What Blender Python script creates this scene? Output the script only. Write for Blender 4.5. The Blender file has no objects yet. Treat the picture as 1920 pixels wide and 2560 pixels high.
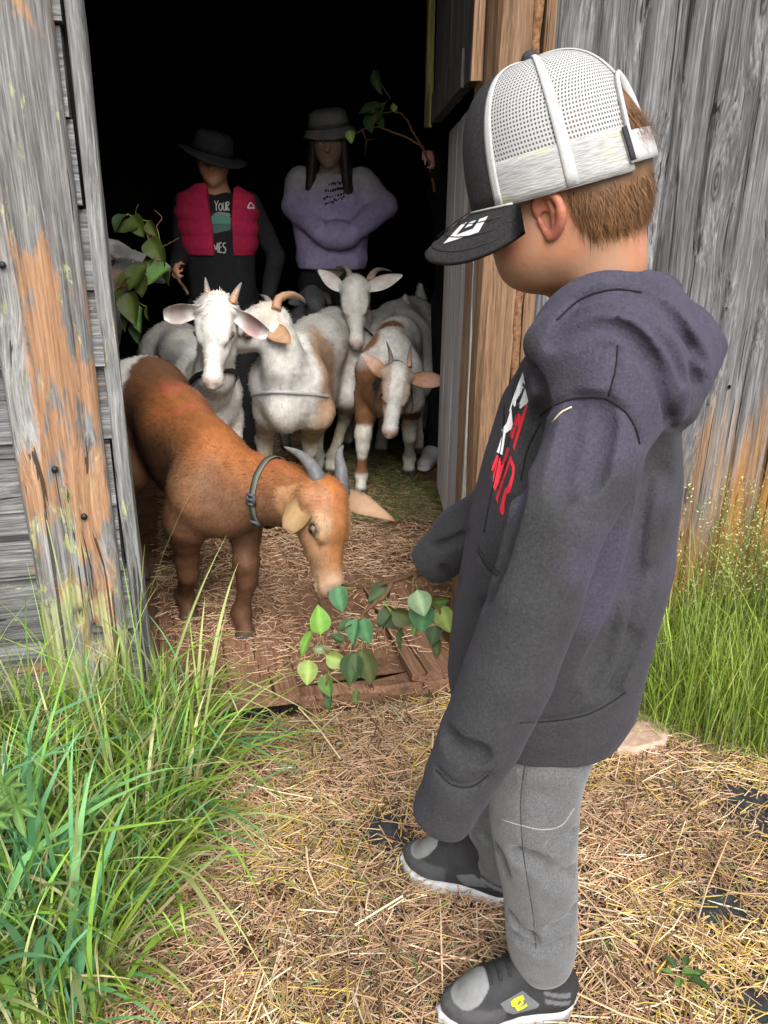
import bpy, math, random
import numpy as np
import openvdb
from mathutils import Vector, Matrix
from mathutils.bvhtree import BVHTree

random.seed(7)
RNG = np.random.default_rng(11)
S = bpy.context.scene
COL = S.collection

# ------------------------------------------------------------------ camera
F, PITCH, ROLL, CAMH = 1923.0, math.radians(20.5), math.radians(0.65), 1.2
_f = np.array([0, math.cos(PITCH), -math.sin(PITCH)])
_r0 = np.array([1.0, 0, 0]); _u0 = np.cross(_r0, _f)
_r = math.cos(ROLL) * _r0 + math.sin(ROLL) * _u0
_u = math.cos(ROLL) * _u0 - math.sin(ROLL) * _r0
CAM = np.array([0, 0, CAMH])
cd = bpy.data.cameras.new('camera'); cam = bpy.data.objects.new('camera', cd); COL.objects.link(cam)
cd.sensor_fit = 'HORIZONTAL'; cd.sensor_width = 36.0; cd.lens = F / 1920 * 36
cd.clip_start = 0.02; cd.clip_end = 200
cam.matrix_world = Matrix(((_r[0], _u[0], -_f[0], 0), (_r[1], _u[1], -_f[1], 0), (_r[2], _u[2], -_f[2], CAMH), (0, 0, 0, 1)))
S.camera = cam

# ------------------------------------------------------------------ light: bright overcast
W = bpy.data.worlds.new('World'); S.world = W; W.use_nodes = True
SUN_EL, SUN_AZ = math.radians(44), math.radians(168)      # azimuth clockwise from +Y
_nt = W.node_tree; _bg = _nt.nodes['Background']
_sky = _nt.nodes.new('ShaderNodeTexSky'); _sky.sky_type = 'NISHITA'; _sky.sun_disc = False
_sky.sun_elevation = SUN_EL; _sky.sun_rotation = SUN_AZ; _sky.dust_density = 4.0; _sky.air_density = 1.0
_hs = _nt.nodes.new('ShaderNodeHueSaturation'); _hs.inputs['Saturation'].default_value = 0.22
_nt.links.new(_sky.outputs[0], _hs.inputs['Color']); _nt.links.new(_hs.outputs[0], _bg.inputs[0])
_bg.inputs[1].default_value = 0.12
sl = bpy.data.lights.new('sun', 'SUN'); sun = bpy.data.objects.new('sun', sl); COL.objects.link(sun)
sl.energy = 1.5; sl.angle = math.radians(40); sl.color = (1.0, 0.97, 0.92)
_sd = Vector((math.sin(SUN_AZ) * math.cos(SUN_EL), math.cos(SUN_AZ) * math.cos(SUN_EL), math.sin(SUN_EL)))
sun.rotation_euler = _sd.to_track_quat('Z', 'Y').to_euler()
S.view_settings.view_transform = 'Standard'; S.view_settings.look = 'None'
S.view_settings.gamma = 1.0; S.view_settings.use_curve_mapping = False
S.view_settings.exposure = 1.4
S.render.engine = 'CYCLES'
S.cycles.use_denoising = True
S.cycles.max_bounces = 8; S.cycles.diffuse_bounces = 4; S.cycles.transparent_max_bounces = 8

# ------------------------------------------------------------------ picture -> place
def ray(px, py):
    return _f + _r * (px - 960) / F - _u * (py - 1280) / F
def at(px, py, Y):
    d = ray(px, py); return CAM + d * (Y / d[1])
def atz(px, py, z):
    d = ray(px, py); return CAM + d * ((z - CAMH) / d[2])
BP = np.array([-.134, 1.775, 0.0]); BA = math.radians(15)
BU = np.array([math.cos(BA), math.sin(BA), 0]); BN = np.array([-math.sin(BA), math.cos(BA), 0])
def bw(u, w, z):
    """barn coordinates (along the wall, into the barn, up) -> world"""
    return BP + BU * u + BN * w + np.array([0, 0, z])
def V3(*a): return np.array(a, float)
def unit(v):
    v = np.asarray(v, float); return v / (np.linalg.norm(v) + 1e-12)

# ------------------------------------------------------------------ objects
def tag(o, label=None, cat=None, group=None, kind=None):
    if label: o['label'] = label
    if cat: o['category'] = cat
    if group: o['group'] = group
    if kind: o['kind'] = kind
    return o
def empty(name, loc, rz=0.0):
    o = bpy.data.objects.new(name, None); COL.objects.link(o); o.location = loc; o.rotation_euler.z = rz
    o.empty_display_size = 0.05
    return o
def mesh_np(name, V, Fc, mats=None, col=None, smooth=True, mi=None, nrm=None, uv=None):
    """V (n,3); Fc: (m,k) array or list of arrays; col (n,3)"""
    V = np.asarray(V, np.float32)
    if not isinstance(Fc, list): Fc = [np.asarray(Fc)]
    me = bpy.data.meshes.new(name)
    me.vertices.add(len(V)); me.vertices.foreach_set('co', V.ravel())
    Fc = [np.asarray(f, np.int32) for f in Fc if len(f)]
    tot = np.concatenate([np.full(len(f), f.shape[1], np.int32) for f in Fc])
    idx = np.concatenate([f.ravel() for f in Fc])
    st = np.concatenate([[0], np.cumsum(tot)[:-1]]).astype(np.int32)
    me.loops.add(len(idx)); me.loops.foreach_set('vertex_index', idx)
    me.polygons.add(len(tot)); me.polygons.foreach_set('loop_start', st)
    try: me.polygons.foreach_set('loop_total', tot)
    except Exception: pass
    if mi is not None: me.polygons.foreach_set('material_index', np.asarray(mi, np.int32))
    me.update(calc_edges=True)
    me.polygons.foreach_set('use_smooth', np.full(len(tot), smooth))
    if col is not None:
        a = me.color_attributes.new('Col', 'FLOAT_COLOR', 'POINT')
        c = np.ones((len(V), 4), np.float32); c[:, :3] = col; a.data.foreach_set('color', c.ravel())
    if uv is not None:
        l = me.uv_layers.new(name='UVMap'); l.data.foreach_set('uv', np.asarray(uv, np.float32)[idx].ravel())
    me.validate()
    if nrm is not None:
        me.normals_split_custom_set_from_vertices(np.asarray(nrm, np.float32).tolist())
    for m in (mats if isinstance(mats, (list, tuple)) else [mats]):
        if m: me.materials.append(m)
    return me
def add(name, me, parent=None, loc=None, rz=None):
    """link a mesh whose vertices are in the parent's space (or in the world when there is no parent)"""
    o = bpy.data.objects.new(name, me); COL.objects.link(o)
    if parent: o.parent = parent
    if loc is not None: o.location = loc
    return o
def add_world(name, V, Fc, mat, parent, col=None, **k):
    """vertices given in world space, stored relative to the (unrotated) parent or to their own centre"""
    V = np.asarray(V, float)
    org = np.zeros(3); p = parent
    while p is not None:
        org = org + np.array(p.location); p = p.parent
    ctr = V.mean(0)
    me = mesh_np(name, V - ctr, Fc, mat, col, **k)
    o = bpy.data.objects.new(name, me); COL.objects.link(o)
    if parent: o.parent = parent
    o.location = ctr - org
    return o

# ------------------------------------------------------------------ numpy helpers
def hash3(i, j, k, s=0):
    n = (i * 374761393 + j * 668265263 + k * 2147483647 + s * 974711) & 0xffffffff
    n = ((n ^ (n >> 13)) * 1274126177) & 0xffffffff
    return ((n ^ (n >> 16)) & 0xffff) / 65535.0
def vnoise(P, seed=0):
    P = np.asarray(P, float); i = np.floor(P).astype(np.int64); f = P - i; f = f * f * (3 - 2 * f)
    r = 0
    for dx in (0, 1):
        for dy in (0, 1):
            for dz in (0, 1):
                w = (f[..., 0] if dx else 1 - f[..., 0]) * (f[..., 1] if dy else 1 - f[..., 1]) * (f[..., 2] if dz else 1 - f[..., 2])
                r = r + w * hash3(i[..., 0] + dx, i[..., 1] + dy, i[..., 2] + dz, seed)
    return r
def fbm(P, o=3, seed=0):
    a, r, t = 1.0, 0, 0
    for k in range(o):
        r = r + a * vnoise(np.asarray(P) * 2 ** k, seed + k); t += a; a *= .5
    return r / t
def sstep(a, b, x):
    t = np.clip((x - a) / (b - a), 0, 1); return t * t * (3 - 2 * t)
def mix(a, b, t):
    t = np.asarray(t)[..., None]; return np.asarray(a) * (1 - t) + np.asarray(b) * t
def bez(pts, n):
    pts = np.asarray(pts, float); t = np.linspace(0, 1, n)[:, None]
    while True:
        if len(pts) == 3: return (1 - t) ** 2 * pts[0] + 2 * t * (1 - t) * pts[1] + t * t * pts[2]
        if len(pts) == 4: return (1 - t) ** 3 * pts[0] + 3 * t * (1 - t) ** 2 * pts[1] + 3 * t * t * (1 - t) * pts[2] + t ** 3 * pts[3]
        break
    return crv(pts, n)
def crv(pts, n):
    """Catmull-Rom through pts"""
    pts = np.asarray(pts, float)
    if len(pts) == 2: return pts[0] + (pts[1] - pts[0]) * np.linspace(0, 1, n)[:, None]
    P = np.vstack([2 * pts[0] - pts[1], pts, 2 * pts[-1] - pts[-2]])
    out = []
    for s in np.linspace(0, len(pts) - 1 - 1e-9, n):
        i = int(s); t = s - i; a, b, c, d = P[i:i + 4]
        out.append(.5 * (2 * b + (c - a) * t + (2 * a - 5 * b + 4 * c - d) * t * t + (3 * b - a - 3 * c + d) * t ** 3))
    return np.array(out)
def rmf(pts, ref=None):
    pts = np.asarray(pts, float); T = np.gradient(pts, axis=0); T /= np.linalg.norm(T, axis=1)[:, None] + 1e-12
    r = np.asarray(ref if ref is not None else ([0, 0, 1] if abs(T[0][2]) < .8 else [1, 0, 0]), float)
    Ns = []
    for t in T:
        r = r - t * (r @ t); r = r / (np.linalg.norm(r) + 1e-12); Ns.append(r)
    Ns = np.array(Ns); return T, Ns, np.cross(T, Ns)
def tube(pts, rad, k=6, cap=True, flat=1.0, ref=None):
    pts = np.asarray(pts, float); n = len(pts); rad = np.broadcast_to(np.asarray(rad, float), (n,))
    T, N, B = rmf(pts, ref); a = np.arange(k) * 2 * np.pi / k
    V = pts[:, None] + (N[:, None] * np.cos(a)[None, :, None] * flat + B[:, None] * np.sin(a)[None, :, None]) * rad[:, None, None]
    V = V.reshape(-1, 3)
    i = np.arange(n - 1)[:, None] * k; j = np.arange(k)[None]; j2 = (j + 1) % k
    Q = np.stack([i + j, i + j2, i + k + j2, i + k + j], -1).reshape(-1, 4)
    Fs = [Q]
    if cap:
        V = np.vstack([V, pts[0], pts[-1]]); jj = np.arange(k)
        Fs.append(np.stack([(jj + 1) % k, jj, np.full(k, n * k)], 1))
        Fs.append(np.stack([(n - 1) * k + jj, (n - 1) * k + (jj + 1) % k, np.full(k, n * k + 1)], 1))
    return V, Fs
class Bag:
    """collects pieces into one mesh"""
    def __init__(s): s.V, s.F, s.C, s.n = [], {}, [], 0
    def add(s, V, Fs, col=None):
        V = np.asarray(V, float)
        if not isinstance(Fs, list): Fs = [Fs]
        for f in Fs:
            f = np.asarray(f); s.F.setdefault(f.shape[1], []).append(f + s.n)
        s.V.append(V); s.n += len(V)
        s.C.append(np.broadcast_to(np.asarray(col if col is not None else (.5, .5, .5), float), (len(V), 3)))
    def get(s): return np.vstack(s.V), [np.vstack(f) for f in s.F.values()], np.vstack(s.C)
    def world(s, name, mat, parent=None, **k):
        V, Fs, C = s.get(); return add_world(name, V, Fs, mat, parent, C, **k)
def box(lo, hi):
    lo, hi = np.asarray(lo, float), np.asarray(hi, float)
    V = np.array([[(lo, hi)[x][0], (lo, hi)[y][1], (lo, hi)[z][2]] for x in (0, 1) for y in (0, 1) for z in (0, 1)])
    Q = np.array([[0, 1, 3, 2], [4, 6, 7, 5], [0, 4, 5, 1], [2, 3, 7, 6], [0, 2, 6, 4], [1, 5, 7, 3]])
    return V, Q

# ------------------------------------------------------------------ signed-distance sculpting
class Sdf:
    def __init__(s, lo, hi, h):
        s.h = h; s.lo = np.asarray(lo, float); n = np.ceil((np.asarray(hi, float) - s.lo) / h).astype(int) + 1
        s.n = n; s.D = np.full(tuple(n), 1.0, np.float32)
    def sl(s, lo, hi):
        a = np.clip(np.floor((np.asarray(lo) - s.lo) / s.h).astype(int), 0, s.n - 1)
        b = np.clip(np.ceil((np.asarray(hi) - s.lo) / s.h).astype(int) + 1, a + 1, s.n)
        sl = tuple(slice(a[i], b[i]) for i in range(3))
        g = [(s.lo[i] + s.h * np.arange(a[i], b[i])).astype(np.float32) for i in range(3)]
        return sl, g[0][:, None, None], g[1][None, :, None], g[2][None, None, :]
    def put(s, sl, d, k, op='u'):
        D = s.D[sl]
        if op == 'u':
            r = np.minimum(D, d)
            if k > 0: hh = np.maximum(k - np.abs(D - d), 0) / k; r = r - hh * hh * (k * .25)
        else:
            d = -d; r = np.maximum(D, d)
            if k > 0: hh = np.maximum(k - np.abs(D - d), 0) / k; r = r + hh * hh * (k * .25)
        s.D[sl] = r
    def rc(s, a, b, r0, r1=None, k=0.0, flat=None, op='u'):
        """tapered capsule; flat=(axis, factor>1) thins it along axis"""
        a = np.asarray(a, float); b = np.asarray(b, float); r1 = r0 if r1 is None else r1
        m = max(r0, r1) * (1 if flat is None or flat[1] > 1 else 1 / flat[1]) + k + 2 * s.h
        sl, X, Y, Z = s.sl(np.minimum(a, b) - m, np.maximum(a, b) + m)
        px, py, pz = X - a[0], Y - a[1], Z - a[2]; ba = b - a
        sc = 1.0
        if flat is not None:
            n = unit(flat[0]); f = flat[1] - 1; q = px * n[0] + py * n[1] + pz * n[2]
            px = px + f * q * n[0]; py = py + f * q * n[1]; pz = pz + f * q * n[2]
            ba = ba + f * (ba @ n) * n; sc = 1 / max(flat[1], 1.0)
        L2 = float(ba @ ba) + 1e-12
        t = np.clip((px * ba[0] + py * ba[1] + pz * ba[2]) / L2, 0, 1)
        d = np.sqrt((px - t * ba[0]) ** 2 + (py - t * ba[1]) ** 2 + (pz - t * ba[2]) ** 2) - (r0 + (r1 - r0) * t)
        s.put(sl, (d * sc).astype(np.float32), k, op)
    def chain(s, P, R, k=0.0, k0=None, flat=None, op='u'):
        R = np.broadcast_to(np.asarray(R, float), (len(P),))
        for i in range(len(P) - 1):
            s.rc(P[i], P[i + 1], R[i], R[i + 1], k if (i == 0 or k0 is None) else k0, flat, op)
    def ell(s, c, r, M=None, k=0.0, op='u'):
        """ellipsoid, radii r along the rows of M"""
        c = np.asarray(c, float); r = np.asarray(r, float); M = np.eye(3) if M is None else np.asarray(M, float)
        m = np.abs(M.T * r).sum(1) + k + 2 * s.h
        sl, X, Y, Z = s.sl(c - m, c + m)
        x, y, z = X - c[0], Y - c[1], Z - c[2]; q = 0; q2 = 0
        for i in range(3):
            e = (x * M[i][0] + y * M[i][1] + z * M[i][2]) / r[i]; q = q + e * e; q2 = q2 + (e / r[i]) ** 2
        k0 = np.sqrt(q); d = k0 * (k0 - 1) / (np.sqrt(q2) + 1e-6)
        s.put(sl, d.astype(np.float32), k, op)
    def zloft(s, zs, cx, cy, rx, ry, p=2.0, k=0.0, op='u'):
        zs = np.asarray(zs, float); m = .02 + k
        rxm, rym = max(rx), max(ry)
        sl, X, Y, Z = s.sl((min(cx) - rxm - m, min(cy) - rym - m, zs[0] - m), (max(cx) + rxm + m, max(cy) + rym + m, zs[-1] + m))
        z = Z.ravel(); I = lambda a: np.interp(z, zs, a).astype(np.float32)[None, None, :]
        CX, CY, RX, RY = I(cx), I(cy), I(rx), I(ry)
        q = (np.abs((X - CX) / RX) ** p + np.abs((Y - CY) / RY) ** p) ** (1 / p)
        d = (q - 1) * np.minimum(RX, RY)
        d = np.maximum(d, np.maximum(zs[0] - Z, Z - zs[-1]))
        s.put(sl, d.astype(np.float32), k, op)
    def sample(s, P):
        g = (np.asarray(P, float) - s.lo) / s.h; g = np.clip(g, 0, s.n - 1.001); i = g.astype(int); f = g - i; r = 0
        for dx in (0, 1):
            for dy in (0, 1):
                for dz in (0, 1):
                    w = (f[:, 0] if dx else 1 - f[:, 0]) * (f[:, 1] if dy else 1 - f[:, 1]) * (f[:, 2] if dz else 1 - f[:, 2])
                    r = r + w * s.D[i[:, 0] + dx, i[:, 1] + dy, i[:, 2] + dz]
        return r
    def trace(s, pl, n=None, near=.3, far=3.0):
        """points of the surface met by the sight lines through a polyline of the photograph"""
        pl = np.asarray(pl, float)
        if n: pl = crv(pl, n)
        D = np.array([unit(ray(*q)) for q in pl]); t = np.full(len(pl), near); hit = np.zeros(len(pl), bool)
        for _ in range(420):
            P = CAM + D * t[:, None]
            ins = np.all((P > s.lo) & (P < s.lo + s.h * (s.n - 1)), 1)
            d = np.where(ins, s.sample(P), .02)
            hit |= ins & (d < s.h * .15)
            t = np.where(hit, t, t + np.clip(d * .6, s.h * .25, .012))
        for _ in range(12):
            t = np.where(hit, t + np.clip(s.sample(CAM + D * t[:, None]), -.006, .006) * .7, t)
        return (CAM + D * t[:, None])[hit & (t < far)]
    def groove(s, P, r, k, op='c'):
        for i in range(len(P) - 1):
            if np.linalg.norm(P[i + 1] - P[i]) < .08: s.rc(P[i], P[i + 1], r, r, k, None, op)
    def noise(s, amp, sc, seed=0, step=3):
        """low-frequency bumps over the whole field"""
        g = [s.lo[i] + s.h * step * np.arange((s.n[i] + step - 1) // step + 1) for i in range(3)]
        P = np.stack(np.meshgrid(*g, indexing='ij'), -1); N = (fbm(P * np.asarray(sc), 2, seed) - .5).astype(np.float32)
        for ax in range(3):
            i = np.arange(s.n[ax]) / step; j = i.astype(int); f = (i - j).astype(np.float32)
            sh = [1, 1, 1]; sh[ax] = -1; f = f.reshape(sh)
            N = np.take(N, j, ax) * (1 - f) + np.take(N, j + 1, ax) * f
        s.D += amp * N
    def mesh(s):
        g = openvdb.FloatGrid(3 * s.h); g.copyFromArray(np.clip(s.D, -3 * s.h, 3 * s.h))
        p, q = g.convertToQuads(isovalue=0.0)
        return p * s.h + s.lo, q[:, ::-1].astype(np.int32)
    def normals(s, P):
        e = s.h; r = np.stack([s.sample(P + d) - s.sample(P - d) for d in np.eye(3) * e], 1)
        return r / (np.linalg.norm(r, axis=1)[:, None] + 1e-9)

# ------------------------------------------------------------------ materials
class NT:
    def __init__(s, name):
        s.m = bpy.data.materials.new(name); s.m.use_nodes = True; s.t = s.m.node_tree; s.N = s.t.nodes
        s.b = s.N['Principled BSDF']
    def n(s, typ, ins=None, **props):
        x = s.N.new('ShaderNode' + typ)
        for k, v in props.items(): setattr(x, k, v)
        for k, v in (ins or {}).items(): s.set(x.inputs[k], v)
        return x
    def set(s, inp, v):
        if hasattr(v, 'links') or isinstance(v, bpy.types.NodeSocket): s.t.links.new(v, inp)
        elif isinstance(v, bpy.types.Node): s.t.links.new(v.outputs[0], inp)
        else:
            if isinstance(v, (tuple, list)) and len(v) == 3 and inp.type == 'RGBA': v = (*v, 1)
            inp.default_value = v
    def math(s, op, a, b=0.0, clamp=False):
        x = s.n('Math', {0: a, 1: b}, operation=op); x.use_clamp = clamp; return x.outputs[0]
    def mix(s, f, a, b, mode='MIX'):
        x = s.N.new('ShaderNodeMix'); x.data_type = 'RGBA'; x.blend_type = mode
        s.set(x.inputs[0], f); s.set(x.inputs[6], a); s.set(x.inputs[7], b); return x.outputs[2]
    def ramp(s, f, stops, interp='LINEAR'):
        x = s.n('ValToRGB', {0: f}); cr = x.color_ramp; cr.interpolation = interp
        while len(cr.elements) < len(stops): cr.elements.new(.5)
        for e, (p, c) in zip(cr.elements, stops):
            e.position = p; e.color = (*c, 1) if isinstance(c, (tuple, list)) else (c, c, c, 1)
        return x.outputs[0]
    def noise(s, vec, scale, detail=4.0, rough=.55, dist=0.0):
        x = s.n('TexNoise', {'Scale': scale, 'Detail': detail, 'Roughness': rough, 'Distortion': dist})
        if vec is not None: s.set(x.inputs['Vector'], vec)
        return x.outputs[0]
    def mapp(s, vec, scale=(1, 1, 1), loc=(0, 0, 0)):
        x = s.n('Mapping', {'Vector': vec}); x.inputs['Scale'].default_value = scale
        if isinstance(loc, tuple): x.inputs['Location'].default_value = loc
        else: s.set(x.inputs['Location'], loc)
        return x.outputs[0]
    def bump(s, h, strength=.4, dist=.002):
        x = s.n('Bump', {'Height': h, 'Strength': strength, 'Distance': dist}); s.set(s.b.inputs['Normal'], x.outputs[0])
    def out(s, col=None, rough=.8, spec=.3, **k):
        if col is not None: s.set(s.b.inputs['Base Color'], col)
        s.set(s.b.inputs['Roughness'], rough); s.set(s.b.inputs['Specular IOR Level'], spec)
        for a, v in k.items(): s.set(s.b.inputs[a], v)
        return s.m

def wood(name, axis, dark, mid, light, moss=0.0, orange=0.0, foot=0.0, knots=1.0, bumpy=1.0, warm_foot=0.0, top=0.0):
    """weathered wood, grain along the object's own axis; patches of bare orange wood and of lichen where asked"""
    t = NT(name); tc = t.n('TexCoord'); rnd = t.n('ObjectInfo').outputs['Random']
    off = t.n('CombineXYZ', {0: t.math('MULTIPLY', rnd, 7.3), 1: t.math('MULTIPLY', rnd, 3.1), 2: t.math('MULTIPLY', rnd, 11.7)})
    v = t.n('VectorMath', {0: tc.outputs['Object'], 1: off}, operation='ADD').outputs[0]
    sc = lambda al, ac: tuple(al if i == axis else ac for i in range(3))
    vor = t.n('TexVoronoi', {'Vector': t.mapp(v, sc(2.1, 7.5)), 'Scale': 1.0})
    kd = vor.outputs['Distance']
    near = t.math('MULTIPLY', t.math('SUBTRACT', .42, kd, True), 2.2 * knots)
    wig = t.noise(t.mapp(v, sc(1.2, 5)), 1.0, 2)
    vv = t.n('VectorMath', {0: v, 1: t.n('CombineXYZ', {i: t.math('MULTIPLY', t.math('ADD', near, t.math('MULTIPLY', wig, .9)), .035) for i in range(3) if i != axis})}, operation='ADD').outputs[0]
    g1 = t.noise(t.mapp(vv, sc(1.3, 42)), 1.0, 6, .68)
    g2 = t.noise(t.mapp(vv, sc(5, 190)), 1.0, 4, .6)
    g3 = t.noise(t.mapp(vv, sc(.7, 9)), 1.0, 3, .5)
    crack = t.math('LESS_THAN', t.noise(t.mapp(vv, sc(.9, 60)), 1.0, 3, .5), .345)
    g4 = t.noise(t.mapp(vv, sc(24, 330)), 1.0, 3, .6)
    g = t.math('ADD', t.math('ADD', t.math('MULTIPLY', g1, .42), t.math('MULTIPLY', g2, .38)), t.math('MULTIPLY', g4, .20))
    c = t.ramp(g, [(.36, dark), (.5, mid), (.63, light)])
    c = t.mix(1.0, c, t.ramp(g3, [(.3, .74), (.7, 1.2)]), 'MULTIPLY')
    c = t.mix(1.0, c, t.ramp(rnd, [(0, .85), (1, 1.13)]), 'MULTIPLY')
    if orange:
        o = t.noise(t.mapp(v, sc(3.2, 11)), 1.0, 5, .65, .6)
        om = t.ramp(o, [(.60 - .16 * orange, 0.0), (.66 - .16 * orange, 1.0)])
        c = t.mix(om, c, t.ramp(g, [(.33, (.10, .045, .02)), (.52, (.29, .165, .095)), (.68, (.46, .29, .18))]))
    if moss:
        mo = t.noise(t.mapp(v, sc(9, 22)), 1.0, 5, .7, .4)
        z = t.n('SeparateXYZ', {0: tc.outputs['Object']}).outputs[2]
        lowz = t.math('MULTIPLY', t.math('SUBTRACT', foot, z, True), .35) if foot else 0.0
        mm = t.ramp(t.math('ADD', mo, lowz), [(.66 - .13 * moss, 0.0), (.72 - .13 * moss, 1.0)])
        c = t.mix(t.math('MULTIPLY', mm, .8), c, t.ramp(g2, [(.3, (.13, .14, .05)), (.7, (.45, .47, .25))]))
    if warm_foot:
        z = t.n('SeparateXYZ', {0: tc.outputs['Object']}).outputs[2]
        wf = t.math('MULTIPLY', t.math('SUBTRACT', t.math('ADD', t.math('MULTIPLY', t.noise(t.mapp(v, sc(2, 20)), 1.0, 3), 1.1), warm_foot - .55), z, True), 2.6, True)
        c = t.mix(t.math('MULTIPLY', wf, .92), c, t.ramp(g, [(.35, (.15, .065, .014)), (.6, (.40, .19, .045))]))
    kc = t.ramp(kd, [(.03, 1.0), (.085, .75), (.13, 0.0)])
    rings = t.math('SINE', t.math('MULTIPLY', kd, 130.0))
    c = t.mix(t.math('MULTIPLY', kc, .8 * knots), c, t.mix(t.math('MULTIPLY', t.math('ADD', rings, 1.0), .5), tuple(x * .25 for x in dark), mid))
    c = t.mix(t.math('MULTIPLY', crack, .8), c, tuple(x * .25 for x in dark))
    h = t.math('ADD', g, t.math('MULTIPLY', crack, -.5)); h = t.math('ADD', h, t.math('MULTIPLY', kc, .25))
    t.bump(h, .9 * bumpy, .008)
    return t.out(c, .85, .2)
def attr_mat(name, rough=.8, spec=.25, vary=.12, nscale=60, bump=0.0, sss=0.0, sheen=0.0, sheen_tint=(1, 1, 1), trans=0.0, bscale=None, attr='Col'):
    t = NT(name); a = t.n('Attribute', attribute_name=attr).outputs['Color']; tc = t.n('TexCoord').outputs['Object']
    nz = t.noise(tc, nscale, 4)
    c = t.mix(1.0, a, t.ramp(nz, [(.3, 1 - vary), (.7, 1 + vary)]), 'MULTIPLY')
    if bump: t.bump(t.noise(tc, bscale or nscale, 5), bump, .003)
    k = {}
    if sss: k['Subsurface Weight'] = sss; t.b.inputs['Subsurface Radius'].default_value = (.01, .004, .002); t.b.inputs['Subsurface Scale'].default_value = .6
    if sheen: k['Sheen Weight'] = sheen; k['Sheen Tint'] = sheen_tint; k['Sheen Roughness'] = .5
    m = t.out(c, rough, spec, **k)
    if trans:
        tr = t.n('BsdfTranslucent', {'Color': c}); mx = t.n('MixShader', {0: trans, 1: t.b.outputs[0], 2: tr.outputs[0]})
        t.t.links.new(mx.outputs[0], t.N['Material Output'].inputs[0])
    return m
def plain(name, col, rough=.7, spec=.3, vary=.1, nscale=40, bump=0.0, metal=0.0):
    t = NT(name); tc = t.n('TexCoord').outputs['Object']
    c = t.mix(1.0, col, t.ramp(t.noise(tc, nscale, 4), [(.3, 1 - vary), (.7, 1 + vary)]), 'MULTIPLY')
    if bump: t.bump(t.noise(tc, nscale * 2, 4), bump, .002)
    return t.out(c, rough, spec, Metallic=metal)
# ------------------------------------------------------------------ barn
M_GREY = wood('grey_boards', 2, (.016, .016, .0165), (.088, .088, .090), (.205, .205, .21), warm_foot=-.56, knots=1.0)
M_SIDE = wood('grey_siding', 0, (.022, .022, .022), (.125, .125, .123), (.28, .28, .277), orange=.12, moss=.1, knots=.4)
M_POST = wood('lichen_post', 2, (.025, .024, .023), (.14, .136, .132), (.29, .286, .28), orange=.58, moss=.46, foot=-.45, knots=1.0, bumpy=1.2)
M_JAMB = wood('grey_jamb', 2, (.03, .03, .03), (.145, .145, .142), (.28, .28, .277), moss=.2, foot=-.75, knots=.3)
M_BROWN = wood('brown_post', 2, (.05, .027, .015), (.15, .088, .049), (.25, .155, .096), knots=.5, bumpy=.7)
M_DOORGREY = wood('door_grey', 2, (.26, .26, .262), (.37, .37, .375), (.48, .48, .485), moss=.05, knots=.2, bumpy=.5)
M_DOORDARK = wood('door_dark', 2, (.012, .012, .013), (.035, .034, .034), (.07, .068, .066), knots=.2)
M_EDGE = wood('door_edge', 2, (.07, .065, .06), (.20, .195, .185), (.36, .355, .34), moss=.5, orange=.15, knots=.2)
M_MOSS = wood('mossy_rail', 2, (.03, .03, .008), (.085, .085, .02), (.14, .14, .04), knots=.1)
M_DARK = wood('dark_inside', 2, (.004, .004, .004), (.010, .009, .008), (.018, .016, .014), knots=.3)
M_BARK = plain('bark', (.16, .085, .045), .9, .1, .5, 120, .9)
M_FLOORB = wood('floor_board', 1, (.080, .040, .023), (.175, .092, .054), (.27, .16, .10), knots=.2)
M_IRON = plain('dark_iron', (.02, .02, .02), .5, .5, .3, 60, .2, .6)

barn = tag(empty('barn', BP, BA), 'weathered grey board barn with an open split doorway', 'barn')

def plank(name, lo, hi, axis, mat, sect=None, n=5, jit=.0015, parent=None, wob=0.0, seed=0):
    """board along `axis`; sect = outline in the other two axes (fractions of the box), else a bevelled box"""
    lo, hi = np.asarray(lo, float), np.asarray(hi, float); c = (lo + hi) / 2; d = hi - lo
    oa = [i for i in range(3) if i != axis]
    if sect is None:
        b = .12
        sect = [(0, b), (b * .6, 0), (1 - b * .6, 0), (1, b), (1, 1), (0, 1)] if oa == [0, 1] else [(b, 0), (1, 0), (1, 1), (b, 1), (0, 1 - b), (0, b)]
    sect = np.asarray(sect, float); k = len(sect); r = np.random.default_rng(seed + 17)
    V = np.zeros((n * k, 3)); ts = np.linspace(0, 1, n)
    for i, t in enumerate(ts):
        w = wob * np.sin(t * 6 + seed) if wob else 0
        for j in (0, 1): V[i * k:(i + 1) * k, oa[j]] = (sect[:, j] - .5) * d[oa[j]] + r.normal(0, jit, k) + (w if j == 0 else 0)
        V[i * k:(i + 1) * k, axis] = (t - .5) * d[axis] + (r.normal(0, jit, k) if i in (0, n - 1) else 0)
    i = np.arange(n - 1)[:, None] * k; j = np.arange(k)[None]; j2 = (j + 1) % k
    Q = np.stack([i + j, i + k + j, i + k + j2, i + j2], -1).reshape(-1, 4)
    A = [np.arange(k)[None], (np.arange(k)[::-1] + (n - 1) * k)[None]]
    me = mesh_np(name, V, [Q] + A, mat, smooth=False)
    me.flip_normals() if axis == 1 else None
    # make sure the faces look outwards
    vol = 0.0
    for p in me.polygons: vol += p.center.dot(p.normal) * p.area
    if vol < 0: me.flip_normals()
    o = bpy.data.objects.new(name, me); COL.objects.link(o); o.parent = parent or barn; o.location = c
    return o

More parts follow.
